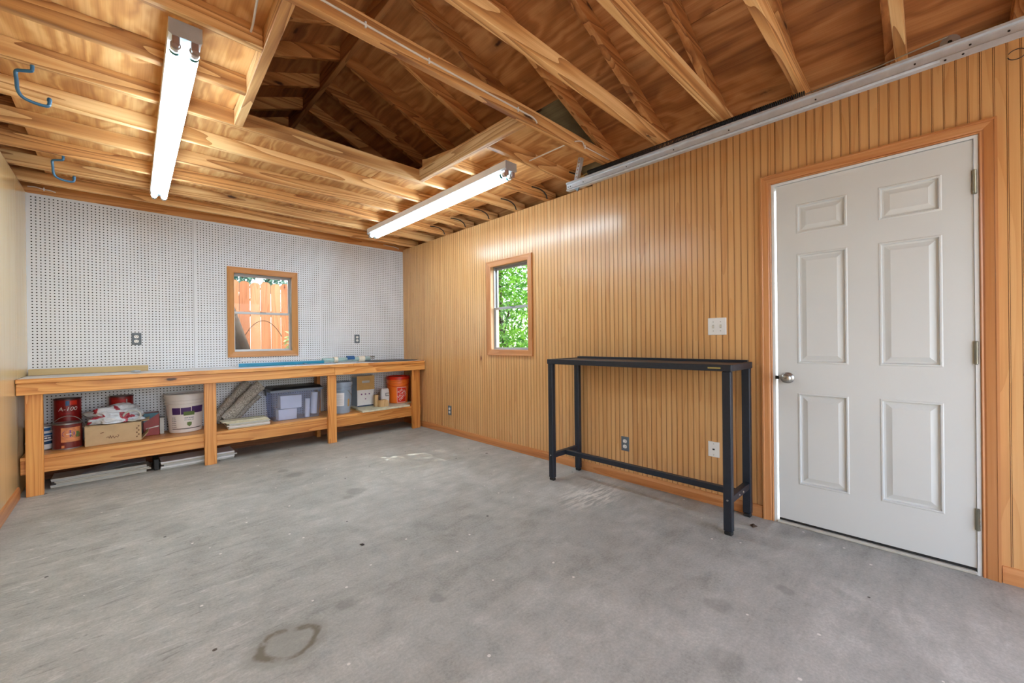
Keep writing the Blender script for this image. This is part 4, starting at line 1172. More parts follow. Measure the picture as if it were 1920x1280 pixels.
incontainer('white_box', (1.195, 1.375, 4.832, 4.93, ZS + 0.004, ZS + 0.118), 0, 'white box at the bottom inside the storage bin', 'box')
incontainer('white_box', (1.215, 1.425, 4.832, 4.94, ZS + 0.122, ZS + 0.262), 0.0, 'larger white box lying upper in the storage bin', 'box')
for x, r_, h, rot, lb in ((1.488, 0.026, 0.20, 0.03, 'short white paper roll standing in the storage bin'), (1.556, 0.033, 0.235, 0.06, 'tall white paper roll leaning in the storage bin')):
    b = MB(); b.lathe([(0, 0), (r_, 0), (r_, h), (r_ * .5, h), (r_ * .5, h - .03), (0, h - .03)], (0, 0, 0), 18)
    b.xf(0, Matrix.Translation((x, 4.86, ZS + 0.006 + (0.03 if rot > .05 else 0))) @ Matrix.Rotation(rot, 4, 'Y'))
    tag(b.build('paper_roll', M['paper'], smooth=True), lb, 'paper roll')

# ---- white carton with brown flap
CT = thing('carton', 'white carton with a brown handle flap on the shelf', 'box', (2.20, 4.92, ZS))
tx0, tx1, ty0, ty1, th_ = 2.105, 2.315, 4.965, 5.13, 0.385
zc0 = ZS + 0.022
b = MB().box(tx0, tx1, ty0, ty1, zc0, zc0 + th_); b.build('body', M['paper'], CT, bevel=0.002)
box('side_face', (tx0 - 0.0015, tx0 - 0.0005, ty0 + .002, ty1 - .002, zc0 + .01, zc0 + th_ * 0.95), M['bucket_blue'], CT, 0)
b = MB(); fh = 0.175; s0 = zc0 + th_ - fh
def fl(x0, x1, z0, z1): b.box(x0, x1, ty0 - 0.006, ty0 - 0.003, z0, z1)
fl(tx0 - .005, tx1 + .012, s0, s0 + .085); fl(tx0 - .005, tx0 + .06, s0 + .085, s0 + .115); fl(tx1 - .05, tx1 + .012, s0 + .085, s0 + .115); fl(tx0 - .005, tx1 + .012, s0 + .115, s0 + fh)
b.build('flap', M['kraft'], CT)
box('handle_slot', (tx0 + .06, tx1 - .05, ty0 - .0025, ty0 - .0015, s0 + .085, s0 + .115), M['paper_grey'], CT, 0)
b = MB()
def icon(px, pz, r_):
    b.poly([(px + r_ * math.cos(v), ty0 - 0.001, pz + r_ * math.sin(v)) for v in [2 * math.pi * q_ / 8 for q_ in range(8)]])
for k in range(3): icon(tx0 + .055 + .05 * k, zc0 + .155, 0.010)
icon(tx0 + .105, zc0 + .095, 0.008)
b.build('printing', M['label_purple'], CT)['kind'] = 'stuff'
box('bottom_strip', (tx0, tx1, ty0 - .0015, ty0 - .0005, zc0 + .002, zc0 + .016), M['navy'], CT, 0)

# stone slabs lying on the shelf edge
for k, (x0, x1, y0, y1, dz) in enumerate(((2.03, 2.39, 4.645, 4.885, 0), (2.394, 2.66, 4.655, 4.885, 0), (2.07, 2.40, 4.89, 5.14, 0), (2.404, 2.825, 4.89, 5.145, 0))):
    b = MB(); n = 16
    poly = []
    for i in range(n): poly.append((x0 + (x1 - x0) * i / (n - 1), y0 + random.uniform(-.006, .006)))
    poly += [(x1, y1), (x0 + (0.02 if k == 0 else 0), y1)]
    b.prism(poly, ZS + 0.0005, ZS + 0.0215, 'z')
    tag(b.build('stone_slab', M['cream'], bevel=0.002), ['rough-edged cream slab at the front of the shelf beside the blue-grey bucket', 'rough-edged cream slab at the front of the shelf near the corner leg', 'cream slab under the white carton', 'cream slab under the orange bucket'][k], 'slab', 'cream slabs on the shelf')
ZC = ZS + 0.022
BK = MB().box(2.275, 2.318, 4.83, 4.88, ZC, ZC + 0.145)
tag(BK.build('wood_block', M['block'], bevel=0.002), 'tall narrow wood block leaning by the white carton', 'block')
BK = MB().prism([(2.300, ZC), (2.415, ZC), (2.415, ZC + 0.072), (2.38, ZC + 0.088), (2.31, ZC + 0.078)], 4.75, 4.82, 'y')
tag(BK.build('wood_block', M['block'], bevel=0.002), 'squat wood block in front of the small white packet', 'block')
b = loft([ring(2.400, 2.505, 4.90, 4.96, ZC, 5, .02), ring(2.395, 2.51, 4.895, 4.965, ZC + 0.11, 5, .025), ring(2.402, 2.503, 4.905, 4.955, ZC + 0.19, 5, .015), ring(2.41, 2.495, 4.92, 4.94, ZC + 0.208, 5, .008)], True, True)
PK = thing('packet', 'small white paper packet beside the orange bucket', 'packet', (2.45, 4.93, ZC))
b.build('body', M['paper'], PK, smooth=True)
for q in ((2.445, 2.49, .145, .152), (2.445, 2.49, .11, .117), (2.445, 2.45, .117, .145)): box('print', (q[0], q[1], 4.888, 4.8945, ZC + q[2], ZC + q[3]), M['grey_plate'], PK, 0)

# ---- flat boards on the floor under the bench
def slabs(n, x0, x1, y0, y1, th, mats, labels, grp, name, jitter):
    for k in range(n):
        dx, dy = random.uniform(-jitter, jitter), random.uniform(0, jitter)
        tag(box(name, (x0 + dx, x1 + dx, y0 + dy, y1 + dy, 0.0003 + k * (th + .0006), 0.0003 + k * (th + .0006) + th), M[mats[k % len(mats)]], None, 0.0015), labels[k], 'board', grp)
slabs(6, -0.395, 0.165, 4.80, 5.02, 0.0105, ['board_grey', 'paper_grey', 'board_grey'], ['laminate plank %s of the floor pile by the end bench leg' % w for w in ('at the very bottom', 'second from the bottom', 'third from the bottom', 'fourth from the bottom', 'second from the top', 'on top')], 'laminate planks under the bench', 'laminate_plank', 0.022)
b = MB(); P0 = [(-0.25, 4.81, .072), (-0.14, 4.795, .072), (0.02, 4.83, .092), (0.14, 4.85, .083), (0.15, 4.98, .088), (-0.05, 4.99, .104), (-0.2, 4.94, .088)]
b.v += [Vector(p) for p in P0] + [Vector((-0.05, 4.89, .108))]
for i in range(7): b.face((i, (i + 1) % 7, 7))
o = b.build('foil_sheet', M['alu'], base=(-0.05, 4.9, 0.072)); md = o.modifiers.new('t', 'SOLIDIFY'); md.thickness = 0.0015
tag(o, 'crumpled silvery sheet lying on the laminate planks', 'sheet')
slabs(5, 0.25, 0.80, 4.775, 5.02, 0.013, ['paper_grey', 'paper', 'paper_grey', 'board_grey', 'paper'], ['white panel %s of the floor pile behind the second bench leg' % w for w in ('at the very bottom', 'second from the bottom', 'in the middle', 'second from the top', 'on top')], 'white panels under the bench', 'white_board', 0.014)
tag(box('black_block', (0.196, 0.232, 4.80, 5.0, 0, 0.098), M['rubber'], None, 0.004), 'black block standing between the two floor piles under the bench', 'block')
b = MB().box(-0.545, -0.530, 4.90, 4.93, ZS, ZS + 0.16); b.box(-0.549, -0.526, 4.895, 4.935, ZS + 0.06, ZS + 0.075)
tag(b.build('metal_strap', M['can_steel'], bevel=0.001), 'narrow metal piece standing on the shelf against the left wall', 'scrap')

# ================================================================== black table frame
BT = thing('black_table', 'narrow black metal table frame standing against the bead-board wall', 'table', (2.64, 1.45, 0))
X0, X1, Y0, Y1, TT = 2.452, 2.842, 0.778, 2.140, 0.966
for nm, e in (('top_rail', (X0, X0 + 0.030, Y0, Y1, TT - 0.038, TT)), ('top_rail', (X1 - 0.030, X1, Y0, Y1, TT - 0.038, TT)), ('end_rail', (X0 + 0.0305, X1 - 0.0305, Y0, Y0 + 0.03, TT - 0.038, TT)), ('end_rail', (X0 + 0.0305, X1 - 0.0305, Y1 - 0.03, Y1, TT - 0.038, TT))):
    box(nm, e, M['black'], BT, 0.002)
box('top_panel', (X0 + 0.0305, X1 - 0.0305, Y0 + 0.0305, Y1 - 0.0305, TT - 0.012, TT - 0.004), M['black'], BT, 0.001)
box('back_lip', (X1 - 0.028, X1 - 0.004, Y0 + 0.02, Y1 - 0.03, TT, TT + 0.012), M['black'], BT, 0.001)
for lx in (X0 + 0.002, X1 - 0.047):
    for ly in (Y0 + 0.004, Y1 - 0.052):
        lg_ = box('leg', (lx, lx + 0.038, ly, ly + 0.046, 0.022, TT - 0.0385), M['black'], BT, 0.003)
        box('foot', (lx + 0.002, lx + 0.036, ly + 0.002, ly + 0.044, 0.0, 0.0215), M['rubber'], lg_, 0.005)
for ly in (Y0 + 0.009, Y1 - 0.047):
    rl = box('cross_rail', (X0 + 0.041, X1 - 0.048, ly, ly + 0.036, 0.178, 0.216), M['black'], BT, 0.002)
box('stretcher', (2.618, 2.652, Y0 + 0.046, Y1 - 0.048, 0.178, 0.214), M['black'], BT, 0.002)
for ly in (Y0 + 0.027, Y1 - 0.029):
    b = MB(); b.lathe([(0, -0.006), (0.004, -0.006), (0.006, -0.002), (0.006, 0.0)], (X0 + 0.002, ly, 0.200), 10, axis='x'); b.build('bolt', M['steel'], BT, smooth=True)
for dx in (2.60, 2.67):
    b = MB(); b.lathe([(0, -0.005), (0.004, -0.005), (0.006, -0.002), (0.006, 0)], (dx, Y0 + 0.009, 0.197), 10, axis='y'); b.build('bolt', M['steel'], BT, smooth=True)
box('maker_plate', (X0 - 0.0012, X0 - 0.0002, Y0 + 0.055, Y0 + 0.125, TT - 0.024, TT - 0.016), M['brass'], BT, 0)

# ================================================================== switches and outlets
def plate(plane, c, w, h, mat, par, d=0.005):
    x, z = c
    b = MB()
    for ins, t in ((0, 0.0002), (0, d * 0.5), (0.003, d)):
        for sx, sz in ((-1, -1), (1, -1), (1, 1), (-1, 1)):
            a = x + sx * (w / 2 - ins); zz = z + sz * (h / 2 - ins)
            b.v.append(Vector((XR - t, a, zz) if plane == 'x' else (a, YB - t, zz)))
    for l in range(2):
        for t in range(4): b.face((l * 4 + t, l * 4 + (t + 1) % 4, l * 4 + 4 + (t + 1) % 4, l * 4 + 4 + t))
    b.face((8, 9, 10, 11)); b.face((3, 2, 1, 0))
    return b.build('plate', mat, par)
def disc(plane, c, r, d0, d1, mat, par, nm, flat=False, n=16):
    b = MB()
    if plane == 'x': b.lathe([(0, -d1), (r, -d1), (r, -d0)], (XR, c[0], c[1]), n, axis='x')
    else: b.lathe([(0, -d1), (r, -d1), (r, -d0)], (c[0], YB, c[1]), n, axis='y')
    if flat:
        for v in b.v: v.z = c[1] + max(-flat, min(flat, v.z - c[1]))
    return b.build(nm, mat, par, smooth=False)
def wbox(plane, a0, a1, z0, z1, d0, d1, mat, par, nm):
    e = (XR - d1, XR - d0, a0, a1, z0, z1) if plane == 'x' else (a0, a1, YB - d1, YB - d0, z0, z1)
    return box(nm, e, mat, par, 0)
def outlet(plane, c, label, mat, face):
    loc = (XR, c[0], c[1] - .055) if plane == 'x' else (c[0], YB, c[1] - .055)
    t = thing('wall_outlet', label, 'outlet', loc, 'duplex wall outlets')
    plate(plane, c, 0.068, 0.112, mat, t)
    for s in (-1, 1):
        zc = c[1] + s * 0.021
        rc = disc(plane, (c[0], zc), 0.0165, 0.005, 0.0075, face, t, 'receptacle', 0.0135)
        for da, w in ((-0.006, 0.0014), (0.006, 0.0014)):
            wbox(plane, c[0] + da - w, c[0] + da + w, zc - 0.001, zc + 0.007, 0.0076, 0.0080, M['slot'], rc, 'slot')
        disc(plane, (c[0], zc - 0.007), 0.0022, 0.0075, 0.0080, M['slot'], rc, 'slot', n=8)
    disc(plane, c, 0.003, 0.005, 0.006, M['can_steel'], t, 'screw', n=8)
    return t
outlet('y', (0.100, 1.174), 'grey wall outlet on the pegboard between the left wall and window', M['grey_plate'], M['white_plastic'])
outlet('y', (2.193, 1.166), 'grey wall outlet on the pegboard between window and corner', M['grey_plate'], M['white_plastic'])
outlet('x', (1.685, 0.292), 'grey wall outlet low on the bead-board behind the black table', M['grey_plate'], M['white_plastic'])
outlet('x', (4.063, 0.282), 'dark wall outlet low on the bead-board near the workbench', M['grey_plate'], M['white_plastic'])
t = thing('wall_jack', 'white jack plate low on the bead-board behind the black table', 'wall plate', (XR, 1.02, 0.32))
plate('x', (1.019, 0.371), 0.072, 0.102, M['white_plastic'], t)
wbox('x', 1.012, 1.026, 0.366, 0.376, 0.005, 0.0056, M['slot'], t, 'socket')
for dz in (-0.037, 0.037): disc('x', (1.019, 0.371 + dz), 0.0026, 0.005, 0.006, M['can_steel'], t, 'screw', n=8)
t = thing('light_switch', 'white double switch plate beside the door casing', 'switch', (XR, 0.99, 1.14))
plate('x', (0.990, 1.196), 0.116, 0.114, M['white_plastic'], t)
for dy in (-0.023, 0.023):
    wbox('x', 0.990 + dy - 0.006, 0.990 + dy + 0.006, 1.184, 1.208, 0.005, 0.0055, M['paper_grey'], t, 'switch_slot')
    MB().prism([(XR - 0.005, 1.190), (XR - 0.005, 1.202), (XR - 0.016, 1.192 if dy > 0 else 1.206), (XR - 0.014, 1.187 if dy > 0 else 1.200)], 0.990 + dy - 0.004, 0.990 + dy + 0.004, 'y').build('toggle', M['ivory'], t)
    for dz in (-0.030, 0.030): disc('x', (0.990 + dy, 1.196 + dz), 0.003, 0.005, 0.006, M['can_steel'], t, 'screw', n=8)

# ================================================================== garage door track, spring, bracket
XT = 2.50
TR = thing('door_track', 'galvanised garage door track running along the top of the bead-board wall', 'track', (XT, 0.4, 2.27))
prof = [(XT + 0.012, 2.332), (XT - 0.006, 2.336), (XT - 0.012, 2.332), (XT - 0.012, 2.322), (XT - 0.004, 2.317), (XT - 0.003, 2.312), (XT - 0.003, 2.286), (XT - 0.010, 2.278), (XT - 0.004, 2.270), (XT + 0.030, 2.272), (XT + 0.030, 2.275), (XT + 0.004, 2.276), (XT + 0.000, 2.284), (XT + 0.000, 2.313), (XT - 0.008, 2.324), (XT - 0.008, 2.330), (XT + 0.012, 2.329)]
MB().prism(prof, -1.25, 1.955, 'y').build('rail', M['galv'], TR)
MB().box(XT - 0.0135, XT - 0.0125, -0.9, -0.035, 2.254, 2.279).build('splice_plate', M['galv'], TR)
MB().prism([(XT + 0.013, 2.318), (XT + 0.015, 2.318), (XT + 0.015, 2.342), (XT + 0.032, 2.342), (XT + 0.032, 2.344), (XT + 0.013, 2.344)], -1.25, 0.10, 'y').build('stiffener_angle', M['galv'], TR)
for y, xx, z in [(v, XT - 0.003, 2.299) for v in (1.80, 1.44, 1.11, 0.79, 0.39, 0.04, -0.12, -0.22, 1.92, 1.94)] + [(-0.05, XT - 0.0135, 2.266), (-0.10, XT - 0.0135, 2.266)]:
    b = MB(); b.lathe([(0, -0.0015), (0.004, -0.0015), (0.004, 0.0005)], (xx, y, z), 8, axis='x'); b.build('bolt', M['slot'], TR)
# perforated hanger from the track end up between the joists
p0, p1 = Vector((XT + 0.006, 1.893, 2.272)), Vector((XT + 0.006, 1.832, 2.496))
d = p1 - p0; L = d.length; u = d.normalized(); w = Vector((0, 1, 0)); w = (w - u * w.dot(u)).normalized(); tn = Vector((-1, 0, 0))
def hp(a, c, e): return p0 + u * a + w * c + tn * e
b = MB(); n = 9; W = 0.014
for k in range(n):
    a0_, a1_ = L * k / n, L * (k + 1) / n; h0, h1 = a0_ + (a1_ - a0_) * .3, a0_ + (a1_ - a0_) * .7; hw = 0.0045
    for q in ((a0_, h0, -W, W), (h1, a1_, -W, W), (h0, h1, -W, -hw), (h0, h1, hw, W)):
        for e in (0.0, 0.0025):
            b.poly([hp(q[0], q[2], e), hp(q[1], q[2], e), hp(q[1], q[3], e), hp(q[0], q[3], e)])
for e0 in (-W, W): b.poly([hp(0, e0, 0), hp(L, e0, 0), hp(L, e0, .0025), hp(0, e0, .0025)])
b.poly([hp(0, -W, 0), hp(L, -W, 0), hp(L, -W, -.028), hp(0, -W, -.028)]); b.poly([hp(0, -W - .002, 0), hp(L, -W - .002, 0), hp(L, -W - .002, -.028), hp(0, -W - .002, -.028)])
bm_ = bmesh.new()
hg = b.build('hanger', M['galv'], TR)
bm_.from_mesh(hg.data); bmesh.ops.remove_doubles(bm_, verts=bm_.verts, dist=0.0001); bm_.to_mesh(hg.data); bm_.free()
b = MB(); b.prism([(1.885, 2.2715), (1.838, 2.2715), (1.852, 2.243)], XT - .004, XT + .004, 'x'); b.build('hanger_tip', M['alu_dark'], TR)
SP = thing('extension_spring', 'black coiled extension spring above the galvanised track', 'spring', (2.545, 1.2, 2.36))
b = MB(); ya, yb_s = 1.79, 0.44; turns = 150; pts = []
for i in range(turns * 8 + 1):
    f = i / (turns * 8); an = 2 * math.pi * i / 8
    pts.append((2.550 + 0.017 * math.cos(an), ya + (yb_s - ya) * f, 2.378 - 0.008 * f + 0.017 * math.sin(an)))
b.tube(pts, 0.0032, 5); b.build('coil', M['spring'], SP, smooth=True)
b = MB(); b.tube([(2.550, 1.79, 2.378), (2.550, 1.82, 2.378), (2.542, 1.845, 2.366), (2.537, 1.87, 2.348), (2.530, 1.885, 2.336)], 0.004, 6); b.build('hook_end', M['brass'], SP, smooth=True)
b = MB(); b.tube([(2.550, 0.44, 2.370), (2.552, 0.20, 2.372), (2.56, -0.06, 2.398)], 0.003, 6); b.build('pull_cable', M['can_steel'], SP, smooth=True)
b = MB(); b.lathe([(0, -.008), (.028, -.008), (.031, -.006), (.026, 0), (.031, .006), (.028, .008), (0, .008)], (2.575, -0.066, 2.374), 24, axis='x')
PU = thing('pulley', 'grey pulley wheel above the galvanised track', 'pulley', (2.575, -0.066, 2.374))
b.build('wheel', M['alu'], PU, smooth=True)
b = MB(); b.lathe([(0, -.012), (.007, -.012), (.007, .012), (0, .012)], (2.575, -0.066, 2.374), 12, axis='x'); b.build('axle', M['slot'], PU, smooth=True)
b = MB(); b.tube([(2.848, -0.272 + 0.026 * math.cos(u_), 2.352 + 0.022 * math.sin(u_)) for u_ in [0.5 + 5.6 * i / 24 for i in range(25)]], 0.0018, 6)
tag(b.build('wire_loop', M['wire_dark'], smooth=True), 'thin dark wire loop hanging by the panelling near the door', 'wire')

# ================================================================== hooks, cables
def hook(label, x, y, s=1.0):
    t = thing('ceiling_hook', label, 'hook', (x, y, ZJ), 'blue vinyl hooks screwed into the joists')
    P = [(0, 0, 0.0), (0, 0, -0.022), (-0.004, 0.002, -0.034), (-0.03, 0.012, -0.040), (-0.045, 0.018, -0.043), (-0.052, 0.024, -0.056), (-0.050, 0.03, -0.10), (-0.048, 0.034, -0.145), (-0.036, 0.042, -0.175), (-0.008, 0.052, -0.186), (0.026, 0.062, -0.186), (0.042, 0.066, -0.178), (0.046, 0.067, -0.160), (0.046, 0.067, -0.140)]
    P = [Vector((p[0], p[1], p[2] * 0.80)) * s for p in P]
    sm = []
    for i in range(len(P) - 1):
        p_, q_ = P[i], P[i + 1]; a_ = P[max(i - 1, 0)]; z_ = P[min(i + 2, len(P) - 1)]
        for k in range(4):
            f = k / 4
            sm.append(0.5 * ((2 * p_) + (q_ - a_) * f + (2 * a_ - 5 * p_ + 4 * q_ - z_) * f * f + (3 * p_ - a_ - 3 * q_ + z_) * f ** 3))
    sm.append(P[-1])
    b = MB(); b.tube([p + Vector((x, y, ZJ)) for p in sm], 0.0072, 10); b.build('vinyl_arm', M['hook'], t, smooth=True)
    b = MB(); e = sm[-1] + Vector((x, y, ZJ)); b.lathe([(0, .011), (.006, .009), (.009, .003), (.009, -.008), (.0074, -.010)], tuple(e), 12); b.build('tip', M['hook'], t, smooth=True)
    return t
hook('nearer, larger-looking blue vinyl hook under the ceiling joists', -0.285, 2.868)
hook('farther blue vinyl hook under the joists, closer to the pegboard', -0.275, 4.10)

def cable(label, pts, r, mat, name='cable', staples=(), flat=1.0, cat='cable'):
    t = thing(name, label, cat, pts[0])
    sm = []
    P = [Vector(p) for p in pts]
    for i in range(len(P) - 1):
        p_, q_ = P[i], P[i + 1]; a_ = P[max(i - 1, 0)]; z_ = P[min(i + 2, len(P) - 1)]
        for k in range(5):
            f = k / 5
            sm.append(0.5 * ((2 * p_) + (q_ - a_) * f + (2 * a_ - 5 * p_ + 4 * q_ - z_) * f * f + (3 * p_ - a_ - 3 * q_ + z_) * f ** 3))
    sm.append(P[-1])
    b = MB(); b.tube(sm, r, 8, flat=flat); b.build('sheath', mat, t, smooth=True)
    for s_ in staples:
        box('staple', (s_[0] - .004, s_[0] + .004, s_[1] - .0035, s_[1] + .004, s_[2] - .013, s_[2] + .013), M['white_plastic'], t, 0.001)
    return t
YCJ = 1.665 - JT / 2 - 0.005
cable('white electrical cable stapled along the joist beside the hatch', [(0.20, YCJ, 2.458), (0.577, YCJ, 2.454), (1.09, YCJ, 2.445), (1.669, YCJ, 2.447), (1.76, YCJ, 2.449), (1.80, YCJ, 2.440), (1.815, YCJ, 2.425)], 0.0048, M['cable'], staples=((1.06, YCJ, 2.4455), (1.655, YCJ, 2.447), (0.75, YCJ, 2.451)))
cable('short white cable with a bent end above the track bracket', [(2.188, YCJ, 2.441), (2.23, YCJ, 2.458), (2.272, YCJ, 2.468), (2.290, YCJ, 2.452), (2.300, YCJ, 2.441), (2.42, YCJ, 2.443), (2.60, YCJ, 2.444)], 0.0036, M['cable'], staples=((2.302, YCJ, 2.441),))
cable('short white cable hanging between the joists by the hatch', [(0.387, 1.70, 2.470), (0.395, 1.83, 2.462), (0.408, 1.96, 2.458), (0.411, 2.018, 2.455)], 0.0045, M['cable'])
cable('straight white cable stub crossing between joists near the track', [(2.150, 2.023, 2.425), (2.146, 1.85, 2.422), (2.141, 1.687, 2.418)], 0.0042, M['cable'])
cable('white cable stub along the wall plate at the left corner', [(-0.545, YB - 0.02, 2.430), (-0.50, YB - 0.02, 2.434), (-0.46, YB - 0.02, 2.426), (-0.42, YB - 0.02, 2.424), (-0.39, YB - 0.02, 2.416)], 0.0045, M['cable'], staples=((-0.455, YB - 0.021, 2.4265),))
cable('white cable stub along the wall plate at the bead-board corner', [(2.56, YB - 0.02, 2.436), (2.66, YB - 0.02, 2.432), (2.74, YB - 0.02, 2.428), (2.79, YB - 0.02, 2.412)], 0.0045, M['cable'])
near_wall = ['by the light, nearest the track', 'second from the track', 'third from the track', 'fourth from the track', 'second from the corner', 'nearest the corner']
for k, y in enumerate((2.045, 2.462, 2.868, 3.278, 3.688, 4.100)):
    yy = y + JT / 2 + 0.12
    cable('dark looped cable in the eave pocket ' + near_wall[k], [(2.62, y - JT / 2 - 0.006, 2.475), (2.70, y - JT / 2 - 0.010, 2.478), (2.76, y - JT / 2 - 0.012, 2.468), (2.80, y - JT / 2 - 0.012, 2.445), (2.815, y - JT / 2 - 0.010, 2.420), (2.82, y - JT / 2 - 0.010, 2.412)], 0.0058, M['wire_dark'])

# ================================================================== small debris on the floor
b = MB(); b.v += [Vector(p) for p in ((2.66, 0.735, 0), (2.70, 0.72, 0), (2.695, 0.76, 0), (2.682, 0.738, 0.018))]
for f in ((0, 1, 3), (1, 2, 3), (2, 0, 3), (0, 2, 1)): b.face(f)
tag(b.build('wood_chip', M['bark']), 'small brown chip on the floor between the table leg and the door', 'chip')
b = MB(); b.tube([(0.935, 2.195, 0.004), (0.943, 2.180, 0.006), (0.952, 2.176, 0.004)], [0.002, 0.005, 0.003], 6)
tag(b.build('dark_chip', M['rubber']), 'tiny dark chip in the middle of the floor', 'chip')

# ================================================================== outside
tag(MB().box(-8, 14, YB + 0.16, 22, -0.30, -0.12).build('yard_ground', M['soil']), 'bare ground of the back yard beyond the window', 'ground', kind='structure')
tag(MB().box(XR + 0.16, 14, -12, YB + 0.155, -0.30, -0.12).build('side_ground', M['soil']), 'bare ground of the side yard beyond the wall', 'ground', kind='structure')
tag(MB().box(-8, XR + 0.155, -12, YF - 0.005, -0.30, -0.005).build('driveway', M['drive']), 'pale concrete driveway outside the garage doorway', 'driveway', kind='structure')
FN = thing('picket_fence', 'sunlit cedar picket fence with rounded tops outside the back window', 'fence', (1.4, 6.62, -0.12))
x = 0.02; PWD = 0.128
while x < 3.2:
    h = 1.985 + random.uniform(-.012, .012); w2 = PWD - 0.006
    pr = [(x, -0.12), (x + w2, -0.12), (x + w2, h - 0.035), (x + w2 * .86, h - 0.010), (x + w2 * .68, h), (x + w2 * .32, h), (x + w2 * .14, h - 0.010), (x, h - 0.035)]
    MB().prism(pr, 6.60 + random.uniform(0, .004), 6.616, 'y').build('picket', M['picket'], FN)
    x += PWD
for z in (0.35, 1.5): box('rail', (0.0, 3.25, 6.618, 6.655, z, z + 0.085), M['picket'], FN, 0.003)

def leaves(mb, centre, rad, count, ln, wd, seed, droop=0.3):
    rnd = random.Random(seed)
    for _ in range(count):
        while True:
            p = Vector((rnd.uniform(-1, 1), rnd.uniform(-1, 1), rnd.uniform(-1, 1)))
            if 0.15 < p.length < 1: break
        p = Vector((p.x * rad[0], p.y * rad[1], p.z * rad[2])) + Vector(centre)
        d = Vector((rnd.uniform(-1, 1), rnd.uniform(-1, 1), rnd.uniform(-.8, .5) - droop)).normalized()
        s = d.cross(Vector((rnd.uniform(-1, 1), rnd.uniform(-1, 1), rnd.uniform(-1, 1)))).normalized()
        nn = d.cross(s); l = ln * rnd.uniform(.6, 1.2); w = wd * rnd.uniform(.7, 1.2)
        k = len(mb.v)
        mb.v += [p, p + d * l * .45 + s * w + nn * w * .3, p + d * l, p + d * l * .45 - s * w + nn * w * .3]
        mb.face((k, k + 1, k + 2)); mb.face((k, k + 2, k + 3))
def raw(mb, name, mat, parent):
    me = bpy.data.meshes.new(name); b_ = BASE[parent.name]
    me.from_pydata([tuple(p - b_) for p in mb.v], [], mb.f); me.materials.append(mat)
    o = bpy.data.objects.new(name, me); COL.objects.link(o); o.parent = parent; o['kind'] = 'stuff'; return o
def tree(label, base, trunk, clumps, mat, name='tree', cat='tree', ln=0.09, wd=0.018, dens=1.0, seed=1):
    t = thing(name, label, cat, base)
    b = MB()
    b.tube(trunk[0], [0.06 - 0.045 * i / (len(trunk[0]) - 1) for i in range(len(trunk[0]))], 8)
    b.build('trunk', M['bark'], t, smooth=True)
    for br in trunk[1:]:
        b = MB(); b.tube(br, [0.018 - 0.012 * i / (len(br) - 1) for i in range(len(br))], 6); b.build('branch', M['bark'], t, smooth=True)
    b = MB()
    for k, (c, r, n) in enumerate(clumps): leaves(b, c, r, int(n * dens), ln, wd, seed * 31 + k)
    raw(b, 'foliage', mat, t)
    return t
tree('bright green leafy tree filling the side window', (4.1, 4.3, -0.12),
     [[(4.1, 4.3, -0.12), (4.15, 4.35, 0.7), (4.1, 4.5, 1.5), (4.2, 4.6, 2.4), (4.1, 4.7, 3.2)], [(4.12, 4.45, 1.2), (3.9, 4.1, 1.5), (3.6, 3.8, 1.6)], [(4.12, 4.5, 1.6), (4.4, 5.0, 2.0), (4.3, 5.4, 2.3)], [(4.14, 4.4, 0.9), (4.3, 4.9, 1.1), (4.2, 5.3, 1.0)]],
     [((3.95, 4.3, 1.4), (.55, .9, .7), 2200), ((4.3, 5.0, 2.1), (.8, 1.0, .8), 2600), ((4.2, 4.9, 0.7), (.7, 1.0, .6), 2200), ((5.4, 6.2, 1.8), (1.0, 1.4, 1.7), 3200), ((4.0, 4.3, 2.7), (.7, .9, .6), 1500), ((6.6, 7.6, 2.2), (1.3, 1.8, 2.3), 2600)], M['leaf'], ln=0.10, wd=0.018, seed=2)
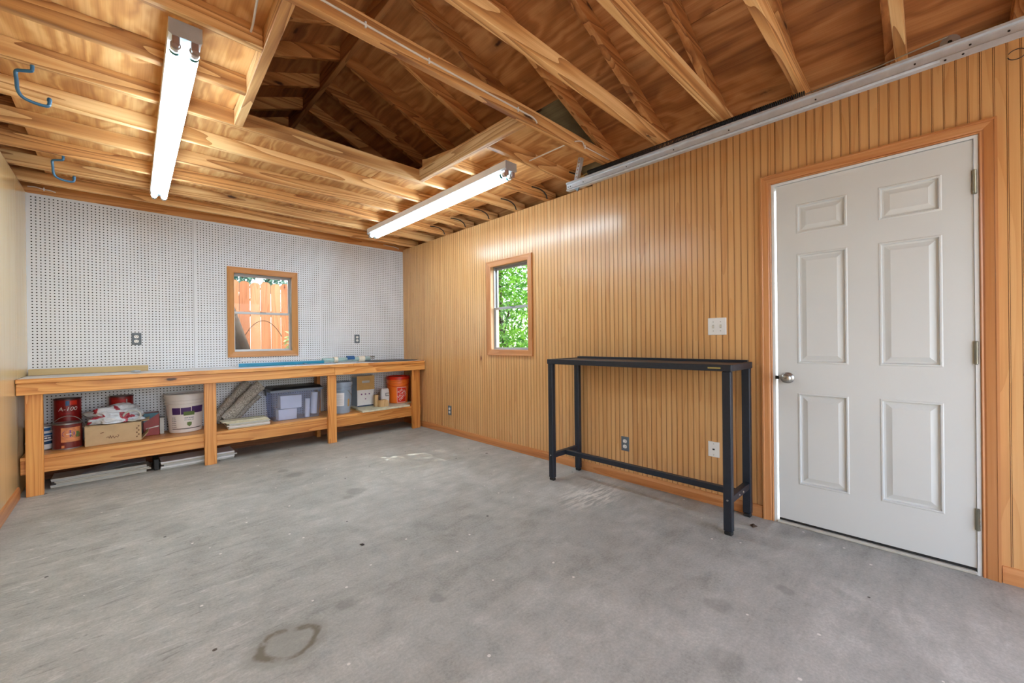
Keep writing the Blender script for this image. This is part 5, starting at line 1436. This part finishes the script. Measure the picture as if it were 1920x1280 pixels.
tree('unseen leafy tree added in the side yard to dapple the sun', (4.7, 1.2, -0.12),  # added out of view; its crown filters sun entering the side window
     [[(4.7, 1.2, -0.12), (4.72, 1.25, 1.2), (4.65, 1.3, 2.4), (4.5, 1.4, 3.6), (4.4, 1.5, 4.4)], [(4.66, 1.28, 2.2), (4.4, 1.7, 2.8), (4.2, 2.0, 3.2)]],
     [((4.10, 2.45, 3.15), (.62, .55, .55), 800), ((4.45, 1.75, 3.7), (.75, .8, .8), 2200)], M['leaf'], ln=0.11, wd=0.024, seed=4)
tree('dusky blue-green tree above the picket fence', (1.6, 9.2, -0.12),
     [[(1.6, 9.2, -0.12), (1.65, 9.2, 1.5), (1.7, 9.3, 2.8), (1.75, 9.3, 4.0)], [(1.66, 9.2, 1.8), (2.2, 9.0, 2.5), (2.6, 9.0, 2.9)], [(1.68, 9.2, 2.2), (1.1, 9.1, 2.8), (0.8, 9.0, 3.0)]],
     [((1.45, 9.1, 2.55), (.45, .5, .5), 700), ((2.3, 9.2, 2.6), (.35, .5, .5), 500), ((1.7, 9.2, 3.5), (1.2, .7, .7), 700)], M['leaf_blue'], ln=0.14, wd=0.03, seed=5)
tree('pale leaved shrub at the lower corner of the back window', (1.93, 6.25, -0.12),
     [[(1.93, 6.25, -0.12), (1.92, 6.22, 0.5), (1.88, 6.2, 1.0)], [(1.9, 6.2, 0.7), (1.78, 6.15, 1.0), (1.72, 6.15, 1.15)]],
     [((1.80, 6.2, 1.15), (.16, .12, .20), 130), ((1.95, 6.2, 0.8), (.2, .15, .25), 120)], M['leaf_pale'], name='shrub', cat='shrub', ln=0.12, wd=0.022, seed=8)
b = MB(); b.tube([(1.05, 6.0, -0.12), (1.06, 6.02, 0.7), (1.10, 6.05, 1.0), (1.02, 6.1, 1.35), (0.86, 6.2, 2.0)], [0.14, 0.11, 0.10, 0.08, 0.06], 10)
TS = thing('tree_stump', 'dark leaning tree trunk in the lower corner of the back window', 'tree', (1.05, 6.0, -0.12)); b.build('trunk', M['bark'], TS, smooth=True)
b = MB(); b.tube([(1.1 + 0.56 * f, 6.1 + 0.06 * f, 1.15 + 0.95 * f * (1 - f) * 1.4 - 0.13 * f) for f in [i / 20 for i in range(18)]], 0.004, 6); b.build('vine', M['bark'], TS, smooth=True)
